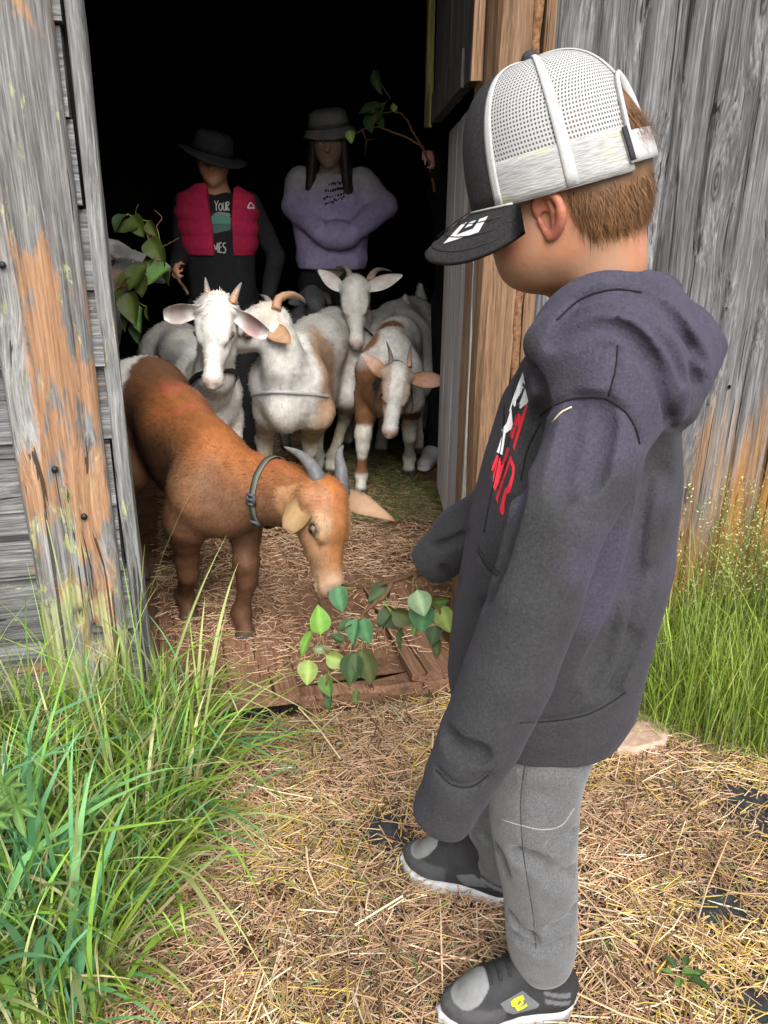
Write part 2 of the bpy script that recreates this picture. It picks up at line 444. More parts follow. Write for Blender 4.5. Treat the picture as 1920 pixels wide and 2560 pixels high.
# left wall: lapped horizontal siding
for k in range(-7, 11):
    z0 = 1.536 - .1545 * k
    if z0 < -.12: continue
    zl = [(1.0, 0), (1.0, 1), (.35 + .06 * math.sin(k * 2.3), 1), (0.0 + .12 * ((k * 7) % 3 == 0), .0)]
    o = plank('siding_board', (-2.6, -.052, max(z0, -.1)), (-.484 + .006 * math.sin(k * 5.1), -.002, z0 + .150), 0, M_SIDE, zl, 9, .0012, seed=k)
# thick post over the siding, split and ragged at its foot
def rough_post():
    nu, nz = 22, 120
    u0, u1, z0, z1 = -.675, -.497, -.05, 2.6
    us = np.linspace(0, 1, nu); zs = np.linspace(0, 1, nz) ** 1.35
    U, Z = np.meshgrid(us, zs); zz = z0 + (z1 - z0) * Z
    P = np.stack([U * 9, zz * 1.1, zz * 0], -1)
    wv = -.070 + .010 * (fbm(P * [1.6, 1, 1], 3, 5) - .5) - .006 * (vnoise(P * [3.2, .5, 1], 8) > .62)
    edge = np.minimum(U, 1 - U); wv = wv + .014 * (1 - sstep(0, .06, edge))
    hole = np.exp(-(((U - .62) / .10) ** 2 + ((zz - .285) / .05) ** 2)) + .8 * np.exp(-(((U - .45) / .05) ** 2 + ((zz - .355) / .03) ** 2))
    wv = wv + .045 * sstep(.3, .9, hole)
    split = np.exp(-((U - .30 - .02 * np.sin(zz * 9)) / .018) ** 2) * sstep(.55, .75, zz) * (1 - sstep(1.0, 1.15, zz))
    split2 = np.exp(-((U - .55 - .03 * np.sin(zz * 7)) / .012) ** 2) * sstep(.05, .2, zz) * (1 - sstep(.62, .7, zz))
    wv = wv + .02 * split + .02 * split2
    uu = u0 + (u1 - u0) * U + .006 * (fbm(np.stack([zz * 4, U * 0, U * 0], -1), 3, 21) - .5) * np.where(U < .5, 1, 1)
    V = np.stack([uu, wv, zz], -1).reshape(-1, 3); nb = len(V)
    Bk = np.stack([uu, np.full_like(uu, -.03), zz], -1).reshape(-1, 3)
    i = np.arange(nz - 1)[:, None] * nu; j = np.arange(nu - 1)[None]
    Q = np.stack([i + j, i + j + 1, i + nu + j + 1, i + nu + j], -1).reshape(-1, 4)
    e = np.arange(nz - 1) * nu
    L = np.stack([e, e + nu, e + nu + nb, e + nb], 1); e2 = e + nu - 1; Rr = np.stack([e2 + nu, e2, e2 + nb, e2 + nu + nb], 1)
    ctr = np.array([(u0 + u1) / 2, -.05, 1.2])
    me = mesh_np('corner_post', np.vstack([V, Bk]) - ctr, [np.vstack([Q, L, Rr])], M_POST)
    o = bpy.data.objects.new('corner_post', me); COL.objects.link(o); o.parent = barn; o.location = ctr
    tag(o, 'thick grey post with orange bare wood, green lichen and a broken knot near its foot')
    return o
rough_post()
plank('jamb_trim', (-.480, -.046, -.02), (-.449, .002, 2.4), 2, M_JAMB, None, 12, .0016, wob=.002, seed=3)
# nail heads on the post
for (u, z) in ((-.60, .71), (-.555, .60), (-.645, 1.36), (-.648, 1.30), (-.640, 1.12)):
    V, Q = tube([(0, .003, 0), (0, -.004, 0)], .007, 7); me = mesh_np('bolt', V, Q, M_IRON)
    o = bpy.data.objects.new('bolt', me); COL.objects.link(o); o.parent = barn; o.location = (u, -.079, z)

# right wall: upright tongued boards
us = [.494, .590, .705, .806, .906, 1.018, 1.125, 1.236, 1.342, 1.455, 1.566, 1.68, 1.79, 1.9, 2.01, 2.12, 2.24]
cove = [(0, 1), (0, .62), (.05, .55), (.10, .26), (.17, .05), (.30, .0), (.62, .06), (.93, .0), (.985, .16), (1.0, 1)]
for i in range(len(us) - 1):
    plank('wall_board', (us[i] + .001, -.026 - .003 * (i % 3 == 1), -.06), (us[i + 1] - .0025, .0, 2.6), 2, M_GREY, cove, 7, .0007, seed=40 + i)
# right side of the opening
plank('door_post', (.366, -.030, -.02), (.450, .10, 2.4), 2, M_BROWN, None, 10, .002, wob=.002, seed=9)
plank('post_trim', (.468, -.034, -.02), (.492, .0, 2.4), 2, M_BROWN, None, 8, .0012, seed=12)
zb = np.linspace(-.02, 2.4, 140)
bark = np.stack([.456 + .004 * np.sin(zb * 11) + .006 * (fbm(np.stack([zb * 9, zb * 0, zb * 0], -1), 2, 3) - .5), -.026 - .006 * (fbm(np.stack([zb * 14, zb * 0, zb * 0 + 4], -1), 3, 4) - .5), zb], -1)
V, Fs = tube(bark, .011 + .005 * (fbm(np.stack([zb * 30, zb * 0, zb * 0], -1), 3, 6) - .5), 8)
me = mesh_np('bark_edge', V, Fs, M_BARK); o = add('bark_edge', me, barn); tag(o, 'rough strip of bark left on the edge of the brown post')

# the two leaves of the split door, swung inwards
def leaf_frame(name, hinge, far, z0, z1):
    h, f = np.asarray(hinge, float), np.asarray(far, float); d = f - h; L = np.linalg.norm(d); a = math.atan2(d[1], d[0])
    e = bpy.data.objects.new(name, None); COL.objects.link(e); e.parent = barn
    loc = h - BP[:2]; c, s = math.cos(-BA), math.sin(-BA)
    e.location = (c * loc[0] - s * loc[1], s * loc[0] + c * loc[1], z0); e.rotation_euler.z = a - BA
    return e, L, z1 - z0
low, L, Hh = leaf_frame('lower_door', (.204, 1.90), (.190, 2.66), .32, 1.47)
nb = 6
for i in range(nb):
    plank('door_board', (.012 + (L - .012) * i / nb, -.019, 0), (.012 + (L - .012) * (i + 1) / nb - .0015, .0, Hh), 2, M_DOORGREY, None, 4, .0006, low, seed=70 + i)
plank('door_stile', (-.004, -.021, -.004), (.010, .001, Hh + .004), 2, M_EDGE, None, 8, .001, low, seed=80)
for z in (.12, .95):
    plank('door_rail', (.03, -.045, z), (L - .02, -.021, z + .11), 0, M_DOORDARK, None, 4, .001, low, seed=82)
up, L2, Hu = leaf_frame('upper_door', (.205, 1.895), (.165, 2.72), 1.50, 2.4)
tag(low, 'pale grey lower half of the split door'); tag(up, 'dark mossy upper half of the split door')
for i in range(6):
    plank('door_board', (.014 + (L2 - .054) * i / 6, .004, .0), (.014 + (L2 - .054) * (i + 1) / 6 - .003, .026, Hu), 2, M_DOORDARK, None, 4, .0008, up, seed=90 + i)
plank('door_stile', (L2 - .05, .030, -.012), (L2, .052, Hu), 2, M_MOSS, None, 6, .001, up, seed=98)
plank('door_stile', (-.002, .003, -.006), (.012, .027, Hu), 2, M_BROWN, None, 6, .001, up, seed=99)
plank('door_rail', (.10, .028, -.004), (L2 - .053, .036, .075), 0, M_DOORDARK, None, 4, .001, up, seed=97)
V, Fs = tube([(0, 0, 0), (0, 0, .07)], .012, 8); o = add('hinge_pin', mesh_np('hinge_pin', V, Fs, M_IRON), barn, (.3555, .02, .36))

def knot_hole(px, py, r):
    u_, w_, z_ = _atw(px, py); V, Fs = tube([(0, .002, 0), (0, -.003, 0)], r, 12); o = add('knot_hole', mesh_np('knot_hole', V, Fs, plain('hole', (.004, .004, .004), .9, .05)), barn, (u_, -.0255, z_))
    a = np.linspace(0, 2 * np.pi, 17); V, Fs = tube(np.stack([np.cos(a) * r * 1.15, np.full(17, -.001), np.sin(a) * r * 1.25], 1), r * .3, 6); add('knot_rim', mesh_np('knot_rim', V, Fs, M_JAMB), o)
def _atw(px, py, w=-.025):
    d = ray(px, py); t_ = ((BP + BN * w - CAM) @ BN) / (d @ BN); q_ = CAM + d * t_ - BP; return q_ @ BU, w, q_[2]
knot_hole(1821, 967, .0055); knot_hole(1815, 770, .0022); knot_hole(1768, 1010, .002)
# the inside: dark walls, roof, so that light comes in by the door only
def slab(name, lo, hi, mat=None):
    V, Q = box(lo, hi); c = V.mean(0); o = add(name, mesh_np(name, V - c, Q, mat or M_DARK, smooth=False), barn, c); return o
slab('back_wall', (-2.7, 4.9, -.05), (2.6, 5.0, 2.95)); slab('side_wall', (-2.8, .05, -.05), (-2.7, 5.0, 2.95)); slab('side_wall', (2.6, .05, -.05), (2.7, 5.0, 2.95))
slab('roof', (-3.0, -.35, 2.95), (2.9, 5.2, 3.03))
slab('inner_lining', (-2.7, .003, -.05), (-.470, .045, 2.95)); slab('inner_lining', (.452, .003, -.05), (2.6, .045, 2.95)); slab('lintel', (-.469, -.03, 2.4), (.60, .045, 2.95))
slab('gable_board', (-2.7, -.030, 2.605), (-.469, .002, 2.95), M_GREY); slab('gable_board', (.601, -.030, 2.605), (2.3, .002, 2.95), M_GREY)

# ------------------------------------------------------------------ ground
def ground_mat():
    t = NT('soil'); tc = t.n('TexCoord').outputs['Object']
    a = t.noise(tc, 7, 6, .65); b = t.noise(tc, 60, 5, .7); g = t.noise(tc, .9, 3)
    c = t.ramp(t.math('ADD', t.math('MULTIPLY', a, .5), t.math('MULTIPLY', b, .5)), [(.35, (.035, .020, .012)), (.55, (.10, .058, .034)), (.7, (.17, .11, .065))])
    c = t.mix(t.ramp(g, [(.5, 0.0), (.62, .65)]), c, (.05, .075, .02))
    t.bump(b, .6, .01); return t.out(c, .95, .1)
gx = np.concatenate([np.linspace(-40, -3, 8), np.linspace(-2.5, 2.5, 40), np.linspace(3, 40, 8)])
gy = np.concatenate([np.linspace(-40, -1, 9), np.linspace(-.8, 3, 32), np.linspace(3.5, 60, 10)])
X, Y = np.meshgrid(gx, gy); n = len(gx)
Zg = -.006 + .0 * X - .02 * sstep(2.2, 4, np.abs(X)) * fbm(np.stack([X, Y, X * 0], -1), 2, 2)
i = np.arange(len(gy) - 1)[:, None] * n; j = np.arange(n - 1)[None]
Q = np.stack([i + j, i + j + 1, i + n + j + 1, i + n + j], -1).reshape(-1, 4)
tag(add('ground', mesh_np('ground', np.stack([X, Y, Zg], -1).reshape(-1, 3), Q, ground_mat())), 'bare brown soil round the barn', 'ground', kind='structure')
def fabric_mat():
    t = NT('weed_fabric'); tc = t.n('TexCoord').outputs['Object']
    w = t.n('TexWave', {'Vector': tc, 'Scale': 110.0, 'Distortion': .4}); w2 = t.n('TexWave', {'Vector': tc, 'Scale': 110.0}, bands_direction='Y')
    h = t.math('ADD', w.outputs['Fac'], w2.outputs['Fac'])
    c = t.ramp(t.noise(tc, 30, 4), [(.35, (.018, .019, .021)), (.65, (.05, .052, .056))]); t.bump(h, .35, .002); return t.out(c, .6, .3)
fx = np.linspace(-.15, 1.75, 24); fy = np.linspace(.2, 1.6, 18); X, Y = np.meshgrid(fx, fy)
Zf = .001 + .008 * fbm(np.stack([X * 4, Y * 4, X * 0], -1), 2, 9)
i = np.arange(17)[:, None] * 24; j = np.arange(23)[None]; Q = np.stack([i + j, i + j + 1, i + 24 + j + 1, i + 24 + j], -1).reshape(-1, 4)
tag(add('weed_fabric', mesh_np('weed_fabric', np.stack([X, Y, Zf], -1).reshape(-1, 3), Q, fabric_mat())), 'black woven ground fabric showing through the straw', 'ground cover', kind='structure')

# barn floor and its loose boards
t = NT('barn_dirt'); tc = t.n('TexCoord').outputs['Object']
c = t.ramp(t.math('ADD', t.math('MULTIPLY', t.noise(tc, 5, 5), .5), t.math('MULTIPLY', t.noise(tc, 70, 5, .7), .5)), [(.36, (.075, .040, .024)), (.52, (.17, .095, .057)), (.66, (.27, .175, .115))])
t.bump(t.noise(tc, 55, 6, .7), .7, .01); M_DIRT = t.out(c, .95, .1)
floor = tag(empty('barn_floor', BP, BA), 'trodden dirt floor of the barn with loose boards at the sill', 'floor', kind='structure')
fu = np.linspace(-2.69, 2.59, 50); fw = np.concatenate([np.linspace(.02, 1.0, 16), np.linspace(1.1, 4.89, 20)]); X, Y = np.meshgrid(fu, fw)
Zf = .030 + .012 * fbm(np.stack([X * 5, Y * 5, X * 0], -1), 3, 31)
i = np.arange(len(fw) - 1)[:, None] * 50; j = np.arange(49)[None]; Q = np.stack([i + j, i + j + 1, i + 50 + j + 1, i + 50 + j], -1).reshape(-1, 4)
add('dirt_surface', mesh_np('dirt_surface', np.stack([X, Y, Zf], -1).reshape(-1, 3), Q, M_DIRT), floor)
def floor_board(lo, hi, seed, sect=None): return plank('floor_board', lo, hi, 1, M_FLOORB, sect, 5, .002, floor, seed=seed)
floor_board((-.448, -.062, .044), (-.275, .60, .068), 1); floor_board((-.272, -.068, .044), (-.098, .62, .0685), 2)
floor_board((.212, -.040, .042), (.362, .52, .066), 3)
floor_board((-.090, .10, .026), (.05, .9, .047), 4); floor_board((.054, .12, .026), (.205, .9, .048), 5)
plank('sill_beam', (-.470, -.036, -.03), (.364, .016, .034), 0, M_FLOORB, None, 8, .003, floor, seed=6)
slab2 = box((-.448, -.050, .002), (-.1, -.037, .043))
add('sill_gap_shade', mesh_np('sill_gap_shade', slab2[0], slab2[1], M_DARK, smooth=False), floor)  # dark strip standing in for the shade under the boards' front edges
# paving stone beside the wall
st = atz(1560, 1815, .03)
V, Fs = tube(np.array([(0, 0, -.02), (0, 0, .022), (0, 0, .03)]), [.115, .115, .105], 9)
o = add('paving_stone', mesh_np('paving_stone', V * [1.2, .8, 1], Fs, plain('stone', (.36, .25, .19), .9, .15, .25, 60, .6), smooth=False), None, (st[0] - .02, st[1], 0))
tag(o, 'flat pinkish stone half buried in straw behind the boy', 'stone')

# ------------------------------------------------------------------ straw
M_STRAW = attr_mat('straw', .75, .25, .15, 30)
def straw(name, n, pos, L, Wd, cols, zf, lift, tilt=.12, seed=1, label=None, bend=.12, ang=None):
    r = np.random.default_rng(seed); xy = pos(r, n); n = len(xy)
    th = r.uniform(0, np.pi, n) if ang is None else ang(r, xy); l = r.lognormal(math.log(L), .5, n); l = np.clip(l, L * .25, L * 3.2); w = Wd * r.uniform(.5, 1.35, n)
    d = np.stack([np.cos(th), np.sin(th), r.normal(0, tilt, n) * .5], -1); d /= np.linalg.norm(d, axis=1)[:, None]
    sd = np.stack([-np.sin(th), np.cos(th), np.zeros(n)], -1)
    c = np.concatenate([xy, (zf(xy) + r.uniform(.001, 1, n) ** 1.6 * lift(xy) + np.abs(d[:, 2]) * l * .5)[:, None]], 1)
    bn = r.normal(0, bend, n) * l
    V = np.zeros((n, 3, 3, 3))
    for a, t in enumerate((-.5, 0, .5)):
        p = c + d * (l * t)[:, None] + sd * (bn * (0.25 - t * t))[:, None]
        for b, (o, up) in enumerate(((-.5, 0), (0, .42), (.5, 0))): V[:, a, b] = p + sd * (w * o)[:, None] + np.array([0, 0, 1]) * (w * up)[:, None]
    base = (np.arange(n) * 9)[:, None, None]; q = np.array([[0, 1, 4, 3], [1, 2, 5, 4], [3, 4, 7, 6], [4, 5, 8, 7]])[None]
    C = cols(r, xy, n); C = np.repeat(C[:, None], 9, 1).reshape(-1, 3)
    o = add(name, mesh_np(name, V.reshape(-1, 3), (base + q).reshape(-1, 4), M_STRAW, C, smooth=False))
    tag(o, label, 'straw', kind='stuff'); return o
def pal(r, n, P, wts): return np.asarray(P)[r.choice(len(P), n, p=np.asarray(wts) / np.sum(wts))] * r.uniform(.62, 1.22, (n, 1))
TAN, YEL, BRN, GRN, PAL = (.42, .27, .155), (.48, .345, .085), (.16, .085, .043), (.15, .22, .075), (.60, .46, .30)
SHOES = [(np.array((.29, .90)), np.array((.13, .873))), (np.array((.235, 1.12)), np.array((.075, 1.179)))]
HOLES = [(atz(*p, 0)[:2], rr) for p, rr in (((1860, 2010), .06), ((1905, 2090), .05), ((1830, 2290), .04), ((1790, 2250), .03), ((1900, 2530), .045), ((960, 2075), .05), ((1000, 2110), .03), ((1480, 2270), .025), ((1760, 2290), .03), ((690, 2240), .02), ((620, 2370), .03))]
def yelmask(xy):
    m = fbm(np.concatenate([xy * 3.1, np.zeros((len(xy), 1))], 1), 3, 77)
    b = np.exp(-((xy[:, 0] + .25) ** 2 / .10 + (xy[:, 1] - .80) ** 2 / .02)) + .8 * np.exp(-((xy[:, 0] - .55) ** 2 / .09 + (xy[:, 1] - 1.3) ** 2 / .12)) + .7 * np.exp(-((xy[:, 0] - .65) ** 2 / .06 + (xy[:, 1] - .82) ** 2 / .02))
    return np.clip((m - .45) * 2.5 + b * .75, 0, 1)
def pos_out(r, n):
    xy = np.stack([r.uniform(-.75, 1.75, n), r.uniform(.25, 1.95, n)], 1)
    w = (xy - BP[:2]) @ BN[:2]; k = w < -.03
    for a_, b_ in SHOES:
        t_ = np.clip(((xy - a_) @ (b_ - a_)) / ((b_ - a_) @ (b_ - a_)), 0, 1); k &= np.linalg.norm(xy - a_ - t_[:, None] * (b_ - a_), axis=1) > .034
    for c, rr in HOLES: k &= (np.linalg.norm(xy - c, axis=1) + .02 * r.normal(size=n)) > rr * 1.05
    edge = -.42 + .1 * np.sin(xy[:, 1] * 6); k &= ~((w > -.085) & (((xy - BP[:2]) @ BU[:2]) < .37) & (r.uniform(size=n) < .93)); k &= (xy[:, 0] > edge) | (r.uniform(size=n) < .3)
    k &= ~((xy[:, 0] > .78) & (w > -.24) & (r.uniform(size=n) < .75))
    return xy[k]
def col_out(r, xy, n):
    y = yelmask(xy); a = pal(r, n, [TAN, BRN, PAL, GRN, (.40, .24, .15)], [.42, .2, .13, .035, .22]); b = pal(r, n, [YEL, (.40, .29, .09), PAL], [.6, .25, .15])
    dk = fbm(np.concatenate([xy * 4.3, np.zeros((len(xy), 1))], 1), 2, 5)
    return np.where((r.uniform(size=n) < y * .62)[:, None], b, a) * (.55 + .85 * dk)[:, None]
lift = lambda xy: .008 + .03 * fbm(np.concatenate([xy * 5, np.zeros((len(xy), 1))], 1), 2, 15) * np.where((xy - BP[:2]) @ BN[:2] > -.12, .4, 1.0)
z0 = lambda xy: np.full(len(xy), .004)
straw('straw_litter', 72000, pos_out, .046, .0024, col_out, z0, lift, .10, 3, 'thick litter of tan and yellow straw on the path')
straw('chopped_straw', 45000, pos_out, .020, .0022, col_out, z0, lambda xy: lift(xy) * .8, .2, 4, 'short chopped straw bits under the longer stalks')
straw('long_straw', 800, pos_out, .11, .0034, lambda r, xy, n: pal(r, n, [PAL, YEL, TAN, (.52, .55, .34)], [.45, .25, .22, .08]), z0, lambda xy: lift(xy) + .008, .06, 5, 'long pale stalks lying on top of the straw')
def pos_in(r, n):
    u = r.uniform(-.46, .7, n); w = r.uniform(.0, 1.0, n) ** .85 * 3.0; xy = BP[:2] + u[:, None] * BU[:2] + w[:, None] * BN[:2]
    m = fbm(np.concatenate([xy * 5.5, np.zeros((n, 1))], 1), 3, 41) + .18 * sstep(.35, 1.0, w); return xy[(m > .5 + .16 * sstep(.75, .3, w) * .6 + .14 * r.normal(size=n)) & ((u < .35) | (w > .15))]
zin = lambda xy: np.full(len(xy), .046) + 0.022 * (((xy - BP[:2]) @ BN[:2] < .6) & (((xy - BP[:2]) @ BU[:2] < -.095) | ((xy - BP[:2]) @ BU[:2] > .21)))
straw('floor_straw', 30000, pos_in, .032, .0026, lambda r, xy, n: pal(r, n, [(.42, .26, .16), (.24, .13, .075), PAL, (.48, .30, .18)], [.4, .2, .15, .25]), zin, lambda xy: np.full(len(xy), .012), .12, 6, 'trodden straw scattered over the dirt floor inside the door')
def pos_hay(r, n):
    xy = np.stack([r.uniform(-.75, .35, n), r.uniform(2.95, 4.2, n)], 1); m = fbm(np.concatenate([xy * 3, np.zeros((n, 1))], 1), 2, 51); return xy[m > .42]
straw('green_hay', 5000, pos_hay, .07, .0030, lambda r, xy, n: pal(r, n, [(.08, .12, .03), (.16, .18, .06), (.26, .20, .10)], [.45, .3, .25]), lambda xy: np.full(len(xy), .045), lambda xy: np.full(len(xy), .03), .2, 8, 'green hay strewn under the goats at the back')

# ------------------------------------------------------------------ grass
M_GRASS = attr_mat('grass_blades', .45, .4, .12, 25, trans=.28)
def blades(name, root, h, w, lean, cols, seed, segs=7, droop=.6, label=None, dirf=None, parent=None, curl=.5, cat='grass'):
    r = np.random.default_rng(seed); n = len(root); H = h * r.lognormal(0, .28, n) if np.isscalar(h) else h
    az = r.uniform(0, 2 * np.pi, n) if dirf is None else dirf(r, root)
    d = np.stack([np.cos(az), np.sin(az), np.zeros(n)], 1); sd = np.stack([-np.sin(az), np.cos(az), np.zeros(n)], 1)
    tw = r.normal(0, .7, n)[:, None]; sd = sd * np.cos(tw) + d * np.sin(tw) * .6
    ln = np.abs(r.normal(lean, lean * .6, n)); dr = droop * r.uniform(.1, 1.3, n); ww = w * r.uniform(.55, 1.4, n)
    kink = r.uniform(.35, .9, n); kk = (r.uniform(size=n) < .3) * r.uniform(.5, 1.3, n)
    V = np.zeros((n, segs + 1, 2, 3)); p = root.copy(); ang = ln.copy()
    for s in range(segs + 1):
        t = s / segs; wd = ww * np.clip(min(1, .55 + t * 1.8), 0, 1) * (1 - t ** 2.6) + .0004
        V[:, s, 0] = p - sd * (wd * .5)[:, None]; V[:, s, 1] = p + sd * (wd * .5)[:, None]
        st = H / segs; p = p + d * (np.sin(ang) * st)[:, None]; p[:, 2] += np.cos(ang) * st
        ang = ang + dr * (t + .15) * (7 / segs) * curl + kk * (np.abs(t - kink) < .5 / segs)
        ang = np.minimum(ang, 2.75)
        p[:, 2] = np.maximum(p[:, 2], .01)
    k = 2 * (segs + 1); b = (np.arange(n) * k)[:, None, None]; q = np.array([[2 * s, 2 * s + 1, 2 * s + 3, 2 * s + 2] for s in range(segs)])[None]
    C = cols(r, n); tip = np.linspace(0, 1, segs + 1)[None, :, None]
    C = C[:, None] * (1 + .25 * tip) + np.array([.05, .04, .0]) * tip ** 3; C = np.repeat(C, 2, 1).reshape(-1, 3)
    o = add(name, mesh_np(name, V.reshape(-1, 3), (b + q).reshape(-1, 4), M_GRASS, C), parent)
    tag(o, label, cat, kind='stuff'); return o
def poly_pts(poly, n, seed, z=0.0):
    P = np.array([atz(*q, z)[:2] if q[1] > 700 else q for q in poly]); r = np.random.default_rng(seed)
    lo, hi = P.min(0), P.max(0); out = []
    for _ in range(60):
        if len(out) >= n: break
        xy = r.uniform(lo, hi, (n * 3, 2)); c = np.zeros(len(xy), bool)
        for i in range(len(P)):
            a, b = P[i], P[i - 1]; k = (a[1] > xy[:, 1]) != (b[1] > xy[:, 1]); xx = (b[0] - a[0]) * (xy[:, 1] - a[1]) / (b[1] - a[1] + 1e-12) + a[0]; c ^= k & (xy[:, 0] < xx)
        w = (xy - BP[:2]) @ BN[:2]; out += list(xy[c & (w < -.06)])
    out = np.array(out[:n]); return np.concatenate([out, np.full((len(out), 1), z)], 1)
gcol = lambda P, wt: (lambda r, n: pal(r, n, P, wt))
G1, G2, G3, G4, G5 = (.13, .20, .026), (.18, .33, .045), (.09, .26, .10), (.32, .36, .14), (.23, .27, .12)
left = [(0, 1790), (200, 1800), (400, 1720), (490, 1790), (520, 1960), (450, 2120), (400, 2250), (320, 2400), (260, 2600), (0, 2640), (-300, 2560), (-500, 1800)]
pl = poly_pts(left, 5200, 21)
blades('grass_clump', pl[:3500], .25, .0075, .45, gcol([G1, G2, G3, G4, G5, (.46, .40, .22)], [.27, .25, .13, .14, .13, .09]), 22, 9, .8, 'tall tangled green grass against the lichen covered post')
blades('grass_undergrowth', pl[3500:], .17, .0045, .6, gcol([G1, (.10, .13, .04), G5, (.30, .28, .15)], [.35, .25, .2, .2]), 23, 6, .6, 'short tangled undergrowth at the foot of the tall grass')
pe = poly_pts([(360, 1720), (500, 1780), (560, 1930), (500, 2150), (380, 2280), (360, 2000)], 60, 24)
blades('leaning_grass', pe, .34, .0085, .75, gcol([G2, G3, G4], [.4, .35, .25]), 25, 10, .55, 'long blades leaning out of the clump over the straw', dirf=lambda r, P: r.normal(-.25, .6, len(P)))
pb = poly_pts([(-60, 2150), (150, 2150), (240, 2420), (160, 2620), (-120, 2620)], 150, 26)
blades('broad_grass', pb, .36, .0160, .25, gcol([(.10, .27, .13), (.14, .33, .12), (.20, .40, .08)], [.5, .3, .2]), 27, 10, .55, 'broad blue green blades in the nearest corner', cat='plant')
_gu = RNG.uniform(-1.4, -.46, 260); _gw = RNG.uniform(-.2, -.09, 260)
pw = np.array([bw(a, b, 0) for a, b in zip(_gu, _gw)])
blades('sparse_grass', pw, .42, .0040, .16, gcol([G2, G4, G1], [.35, .35, .3]), 29, 9, .4, 'thin upright stems in front of the siding')
rt = [(1500, 1790), (1640, 1850), (1800, 1900), (1960, 1930), (2500, 1950), (2400, 1600), (1900, 1560), (1560, 1620)]
pr = poly_pts(rt, 6500, 31)
blades('meadow_grass', pr, .27, .0026, .22, gcol([(.16, .24, .03), (.22, .32, .05), (.34, .38, .12), (.12, .20, .05)], [.4, .3, .15, .15]), 32, 6, .45, 'fine green grass growing against the grey boards')
blades('short_meadow', poly_pts(rt, 2600, 33), .12, .0030, .7, gcol([(.16, .24, .035), (.32, .36, .13), (.48, .40, .22)], [.5, .3, .2]), 34, 5, .7, 'short bent grass at the edge of the straw path')
# flowering stems with loose heads
def seed_heads(P, seed):
    r = np.random.default_rng(seed); B = Bag()
    for p in P:
        h = r.uniform(.30, .62); az = r.uniform(0, 6.28); ln = r.uniform(.05, .3); d = V3(math.cos(az), math.sin(az), 0)
        L = bez([p, p + V3(0, 0, h * .6), p + d * ln * h * 1.4 + V3(0, 0, h)], 6)
        V, Fs = tube(L, [.0011, .001, .0009, .0008, .0007, .0006], 3, False); c = np.array((.20, .24, .07)) * r.uniform(.7, 1.3); B.add(V, Fs, c)
        for k in range(16):
            t = r.uniform(.62, 1.02); q = L[0] * 0 + np.array([np.interp(t, np.linspace(0, 1, 6), L[:, a]) for a in range(3)])
            e = unit(V3(r.normal(), r.normal(), r.uniform(.1, 1.2))); ll = r.uniform(.008, .03) * (1.3 - t); s = unit(np.cross(e, V3(r.normal(), r.normal(), r.normal())))
            a = q + e * ll; B.add(np.array([q, q + s * .0006, a]), np.array([[0, 1, 2]]), c)
            B.add(np.array([a - s * .0016, a + e * .006, a + s * .0016, a - e * .003]), np.array([[0, 3, 2, 1]]), np.array((.50, .54, .22)) * r.uniform(.7, 1.25))
    V, Fs, C = B.get(); tag(add('seed_heads', mesh_np('seed_heads', V, Fs, M_GRASS, C)), 'pale flowering grass heads in front of the grey boards', 'grass', kind='stuff')
seed_heads(poly_pts([(1590, 1660), (1900, 1780), (2300, 1800), (2300, 1560), (1700, 1560)], 620, 35), 36)
# ------------------------------------------------------------------ goats
M_HIDE = attr_mat('hide', .62, .25, .16, 45, .25, bscale=160)
M_COAT = attr_mat('coat', .55, .3, .18, 30)
M_HORN = attr_mat('horn', .55, .35, .2, 90, .5, bscale=60)
M_EYE = attr_mat('eye', .25, .4, .02, 10)
M_STRAP = attr_mat('strap', .6, .3, .1, 200, .4)
M_METAL = plain('ring_metal', (.45, .45, .47), .3, .5, .1, 50, 0, 1.0)

def leaf_shape(base, tip, nrm, width, sag=0.0, cup=.25, thick=.005, n=9, m=7, fold=0.0, prof=None):
    """an ear: a cupped leaf with thickness; returns V, quads, t (0..1 along), side (+1 inner)"""
    base, tip, nrm = (np.asarray(a, float) for a in (base, tip, nrm)); ax = tip - base; L = np.linalg.norm(ax); ax = ax / L
    nrm = unit(nrm - ax * (nrm @ ax)); sd = np.cross(nrm, ax); V = []; T = []; Sd = []
    t = np.linspace(0, 1, n)
    wd = width * (np.sin(np.pi * np.clip(.16 + .84 * t, 0, 1) ** .85) ** .8 + .03) if prof is None else width * np.interp(t, np.linspace(0, 1, len(prof)), prof)
    for side in (1, -1):
        for i in range(n):
            c = base + ax * L * t[i] + V3(0, 0, -1) * sag * L * t[i] ** 2
            for j in range(m):
                v = j / (m - 1) * 2 - 1
                p = c + sd * v * wd[i] * .5 + nrm * (cup * wd[i] * (v * v - .4) + fold * wd[i] * max(0, v) ** 2) + nrm * side * thick * .5 * (1 - .8 * abs(v) ** 3) * (1.15 - t[i])
                V.append(p); T.append(t[i]); Sd.append(side)
    k = n * m; i = np.arange(n - 1)[:, None] * m; j = np.arange(m - 1)[None]
    Q = np.stack([i + j, i + j + 1, i + m + j + 1, i + m + j], -1).reshape(-1, 4)
    e = np.arange(n - 1) * m; e2 = e + m - 1; g = np.arange(m - 1) + (n - 1) * m
    rim = np.vstack([np.stack([e + m, e, e + k, e + m + k], 1)[:, ::-1] * 1, np.stack([e2, e2 + m, e2 + m + k, e2 + k], 1)[:, ::-1], np.stack([g + 1, g, g + k, g + 1 + k], 1)])
    return np.array(V), np.vstack([Q[:, ::-1], Q + k, rim]), np.array(T), np.array(Sd)

